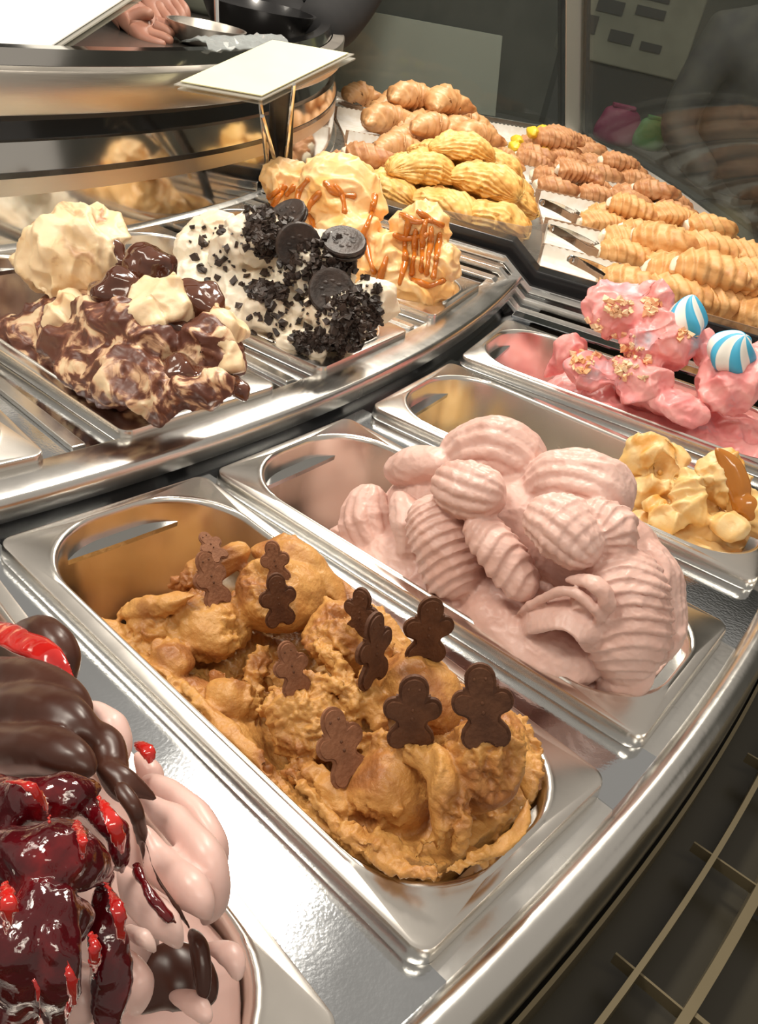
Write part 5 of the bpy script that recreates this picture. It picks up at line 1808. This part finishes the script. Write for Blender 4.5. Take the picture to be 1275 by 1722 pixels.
# crumpled clear film on the lip
m = MB()
c = at_z(270, 96, 0.205)
G = np.zeros((10, 22, 3))
for i in range(10):
    for j in range(22):
        Rr_, tt_ = 1.425+0.045*i/9, 0.33+0.16*j/21
        G[i, j] = cyl(Rr_, tt_, 0.205+0.006*mnoise.noise(Vector((i*0.8, j*0.7, 1)))+0.008*math.sin(i/9*PI))
m.grid(G)
m.grid(G-np.array([0, 0, 0.0008]))
o = m.build('plastic_film', glass_mat('film', (0.8, 0.82, 0.82), haze=0.25, haze_col=(0.7, 0.74, 0.74)), auto=0)
tag(o, 'crumpled clear plastic film lying on the drum lip', 'film')

# ---- outside the far glass: cream cabinet, solid customer and bags in place of reflections
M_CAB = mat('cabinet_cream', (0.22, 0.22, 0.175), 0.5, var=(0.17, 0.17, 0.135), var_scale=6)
d0 = ray(1068, 30)
ca = CAM+d0*4.0
cab = empty('drawer_cabinet', (ca[0], ca[1], -1.1))
tag(cab, 'cream cabinet with dark open slots standing beyond the glass at the top right', 'cabinet')
rx = np.array([0.78, 0.62, 0.0])
rx /= np.linalg.norm(rx)
ry = np.array([-rx[1], rx[0], 0])
zt, zb = 0.46, 0.10
P0 = np.array([ca[0], ca[1], 0])
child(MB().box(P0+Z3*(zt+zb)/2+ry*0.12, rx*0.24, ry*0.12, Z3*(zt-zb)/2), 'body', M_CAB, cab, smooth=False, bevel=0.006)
child(MB().box(P0+Z3*(zb-0.6)+ry*0.12, rx*0.22, ry*0.10, Z3*0.60), 'base', M_VOID, cab, smooth=False)
for (dx, dz, wx, wz) in ((-0.10, 0.19, 0.05, 0.022), (0.05, 0.20, 0.055, 0.016), (0.05, 0.255, 0.055, 0.016), (-0.03, 0.10, 0.045, 0.020), (0.09, 0.09, 0.04, 0.014), (-0.16, 0.12, 0.03, 0.03)):
    child(MB().box(P0+rx*dx+Z3*(zb+dz)-ry*0.001, rx*wx, ry*0.006, Z3*wz), 'slot', M_VOID, cab, smooth=False)
child(MB().box(P0+rx*(-0.20)+Z3*(zb+0.24)-ry*0.002, rx*0.02, ry*0.004, Z3*0.03), 'yellow_sticker', mat('sticker', (0.55, 0.55, 0.12), 0.6), cab, smooth=False)

cu = CAM+ray(1330, 60)*3.3
cust = empty('person', (cu[0], cu[1], -1.1))  # solid figure standing in for a customer reflected in the glass
tag(cust, 'customer in a dark jacket standing in for a reflection in the far glass at the right edge', 'person')
M_JACK = mat('dark_jacket', (0.035, 0.036, 0.040), 0.7, var=(0.06, 0.06, 0.055), var_scale=14)
M_OLIVE = mat('olive_cloth', (0.16, 0.14, 0.075), 0.8, var=(0.10, 0.09, 0.05), var_scale=10)
g = np.array([cu[0], cu[1], 0.0])
V = [g+Z3*(-0.15), g+Z3*0.05, g+Z3*0.28, g+Z3*0.42, g+rx*0.19+Z3*0.30, g+rx*0.24+Z3*0.02-ry*0.02, g+rx*0.10-Z3*0.10-ry*0.16, g-rx*0.19+Z3*0.30, g-rx*0.25+Z3*0.03-ry*0.02, g-rx*0.12-Z3*0.08-ry*0.18]
jk = skin_body('jacket', V, [(0, 1), (1, 2), (2, 3), (2, 4), (4, 5), (5, 6), (2, 7), (7, 8), (8, 9)], [(0.17, 0.13), (0.16, 0.12), (0.18, 0.13), 0.06, 0.085, 0.06, 0.045, 0.085, 0.06, 0.045], M_JACK)
V = [g-Z3*0.12, g-Z3*0.30, g+rx*0.10-Z3*0.60, g+rx*0.11-Z3*1.05, g-rx*0.10-Z3*0.60, g-rx*0.11-Z3*1.05, g+rx*0.12-Z3*1.07-ry*0.12, g-rx*0.12-Z3*1.07-ry*0.12]
tr = skin_body('trousers', V, [(0, 1), (1, 2), (2, 3), (1, 4), (4, 5), (3, 6), (5, 7)], [(0.17, 0.13), (0.17, 0.13), 0.085, 0.05, 0.085, 0.05, 0.04, 0.04], M_OLIVE)
hc = g+Z3*0.60
h3 = MB()
ball(h3, hc, (0.078, 0.09, 0.118), 16)
ball(h3, hc-ry*0.085-Z3*0.01, (0.014, 0.016, 0.02), 8)
h3.tube([hc-Z3*0.08, g+Z3*0.40], 0.05, 12)
hd3 = link('head', remesh(h3, 0.006, 2), M_SKIN)
for o in (jk, tr, hd3):
    o.parent = cust
    o.matrix_parent_inverse = Matrix.Translation(-cust.location)


def bag(x, y, k, sx, sz, mt, label):  # solid shape standing in for a coloured blob reflected in the glass
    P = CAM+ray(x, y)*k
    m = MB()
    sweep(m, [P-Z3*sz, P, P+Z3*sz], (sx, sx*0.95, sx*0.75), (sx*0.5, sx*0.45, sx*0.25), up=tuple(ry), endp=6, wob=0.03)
    root = empty('reflection_bag', P-Z3*sz)
    tag(root, label, 'bag', 'coloured bags standing in for reflections')
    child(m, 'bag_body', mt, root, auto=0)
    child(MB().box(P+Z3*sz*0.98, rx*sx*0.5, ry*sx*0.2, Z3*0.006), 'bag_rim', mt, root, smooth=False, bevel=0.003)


bag(1040, 212, 3.3, 0.075, 0.060, mat('magenta_bag', (0.16, 0.010, 0.055), 0.6), 'magenta bag standing in for a reflection in the far glass')
bag(1095, 226, 3.3, 0.055, 0.050, mat('green_bag', (0.03, 0.13, 0.025), 0.6), 'green bag standing in for a reflection in the far glass, right of the magenta one')
# counter shelf the bags stand on
m = MB()
P = CAM+ray(1070, 245)*3.3
m.box(np.array([P[0], P[1], P[2]-0.04])+ry*0.02, rx*0.55, ry*0.16, Z3*0.02)
sh = empty('side_shelf', (P[0], P[1], -1.1))
tag(sh, 'dark shelf beyond the glass carrying the coloured bags', 'shelf')
child(m, 'shelf_top', M_VOID, sh, smooth=False)
for sg in (-1, 1):
    child(MB().box(np.array([P[0], P[1], (P[2]-0.06-1.1)/2])+rx*0.5*sg, rx*0.02, ry*0.14, Z3*((P[2]-0.06+1.1)/2)), 'shelf_leg', M_VOID, sh, smooth=False)
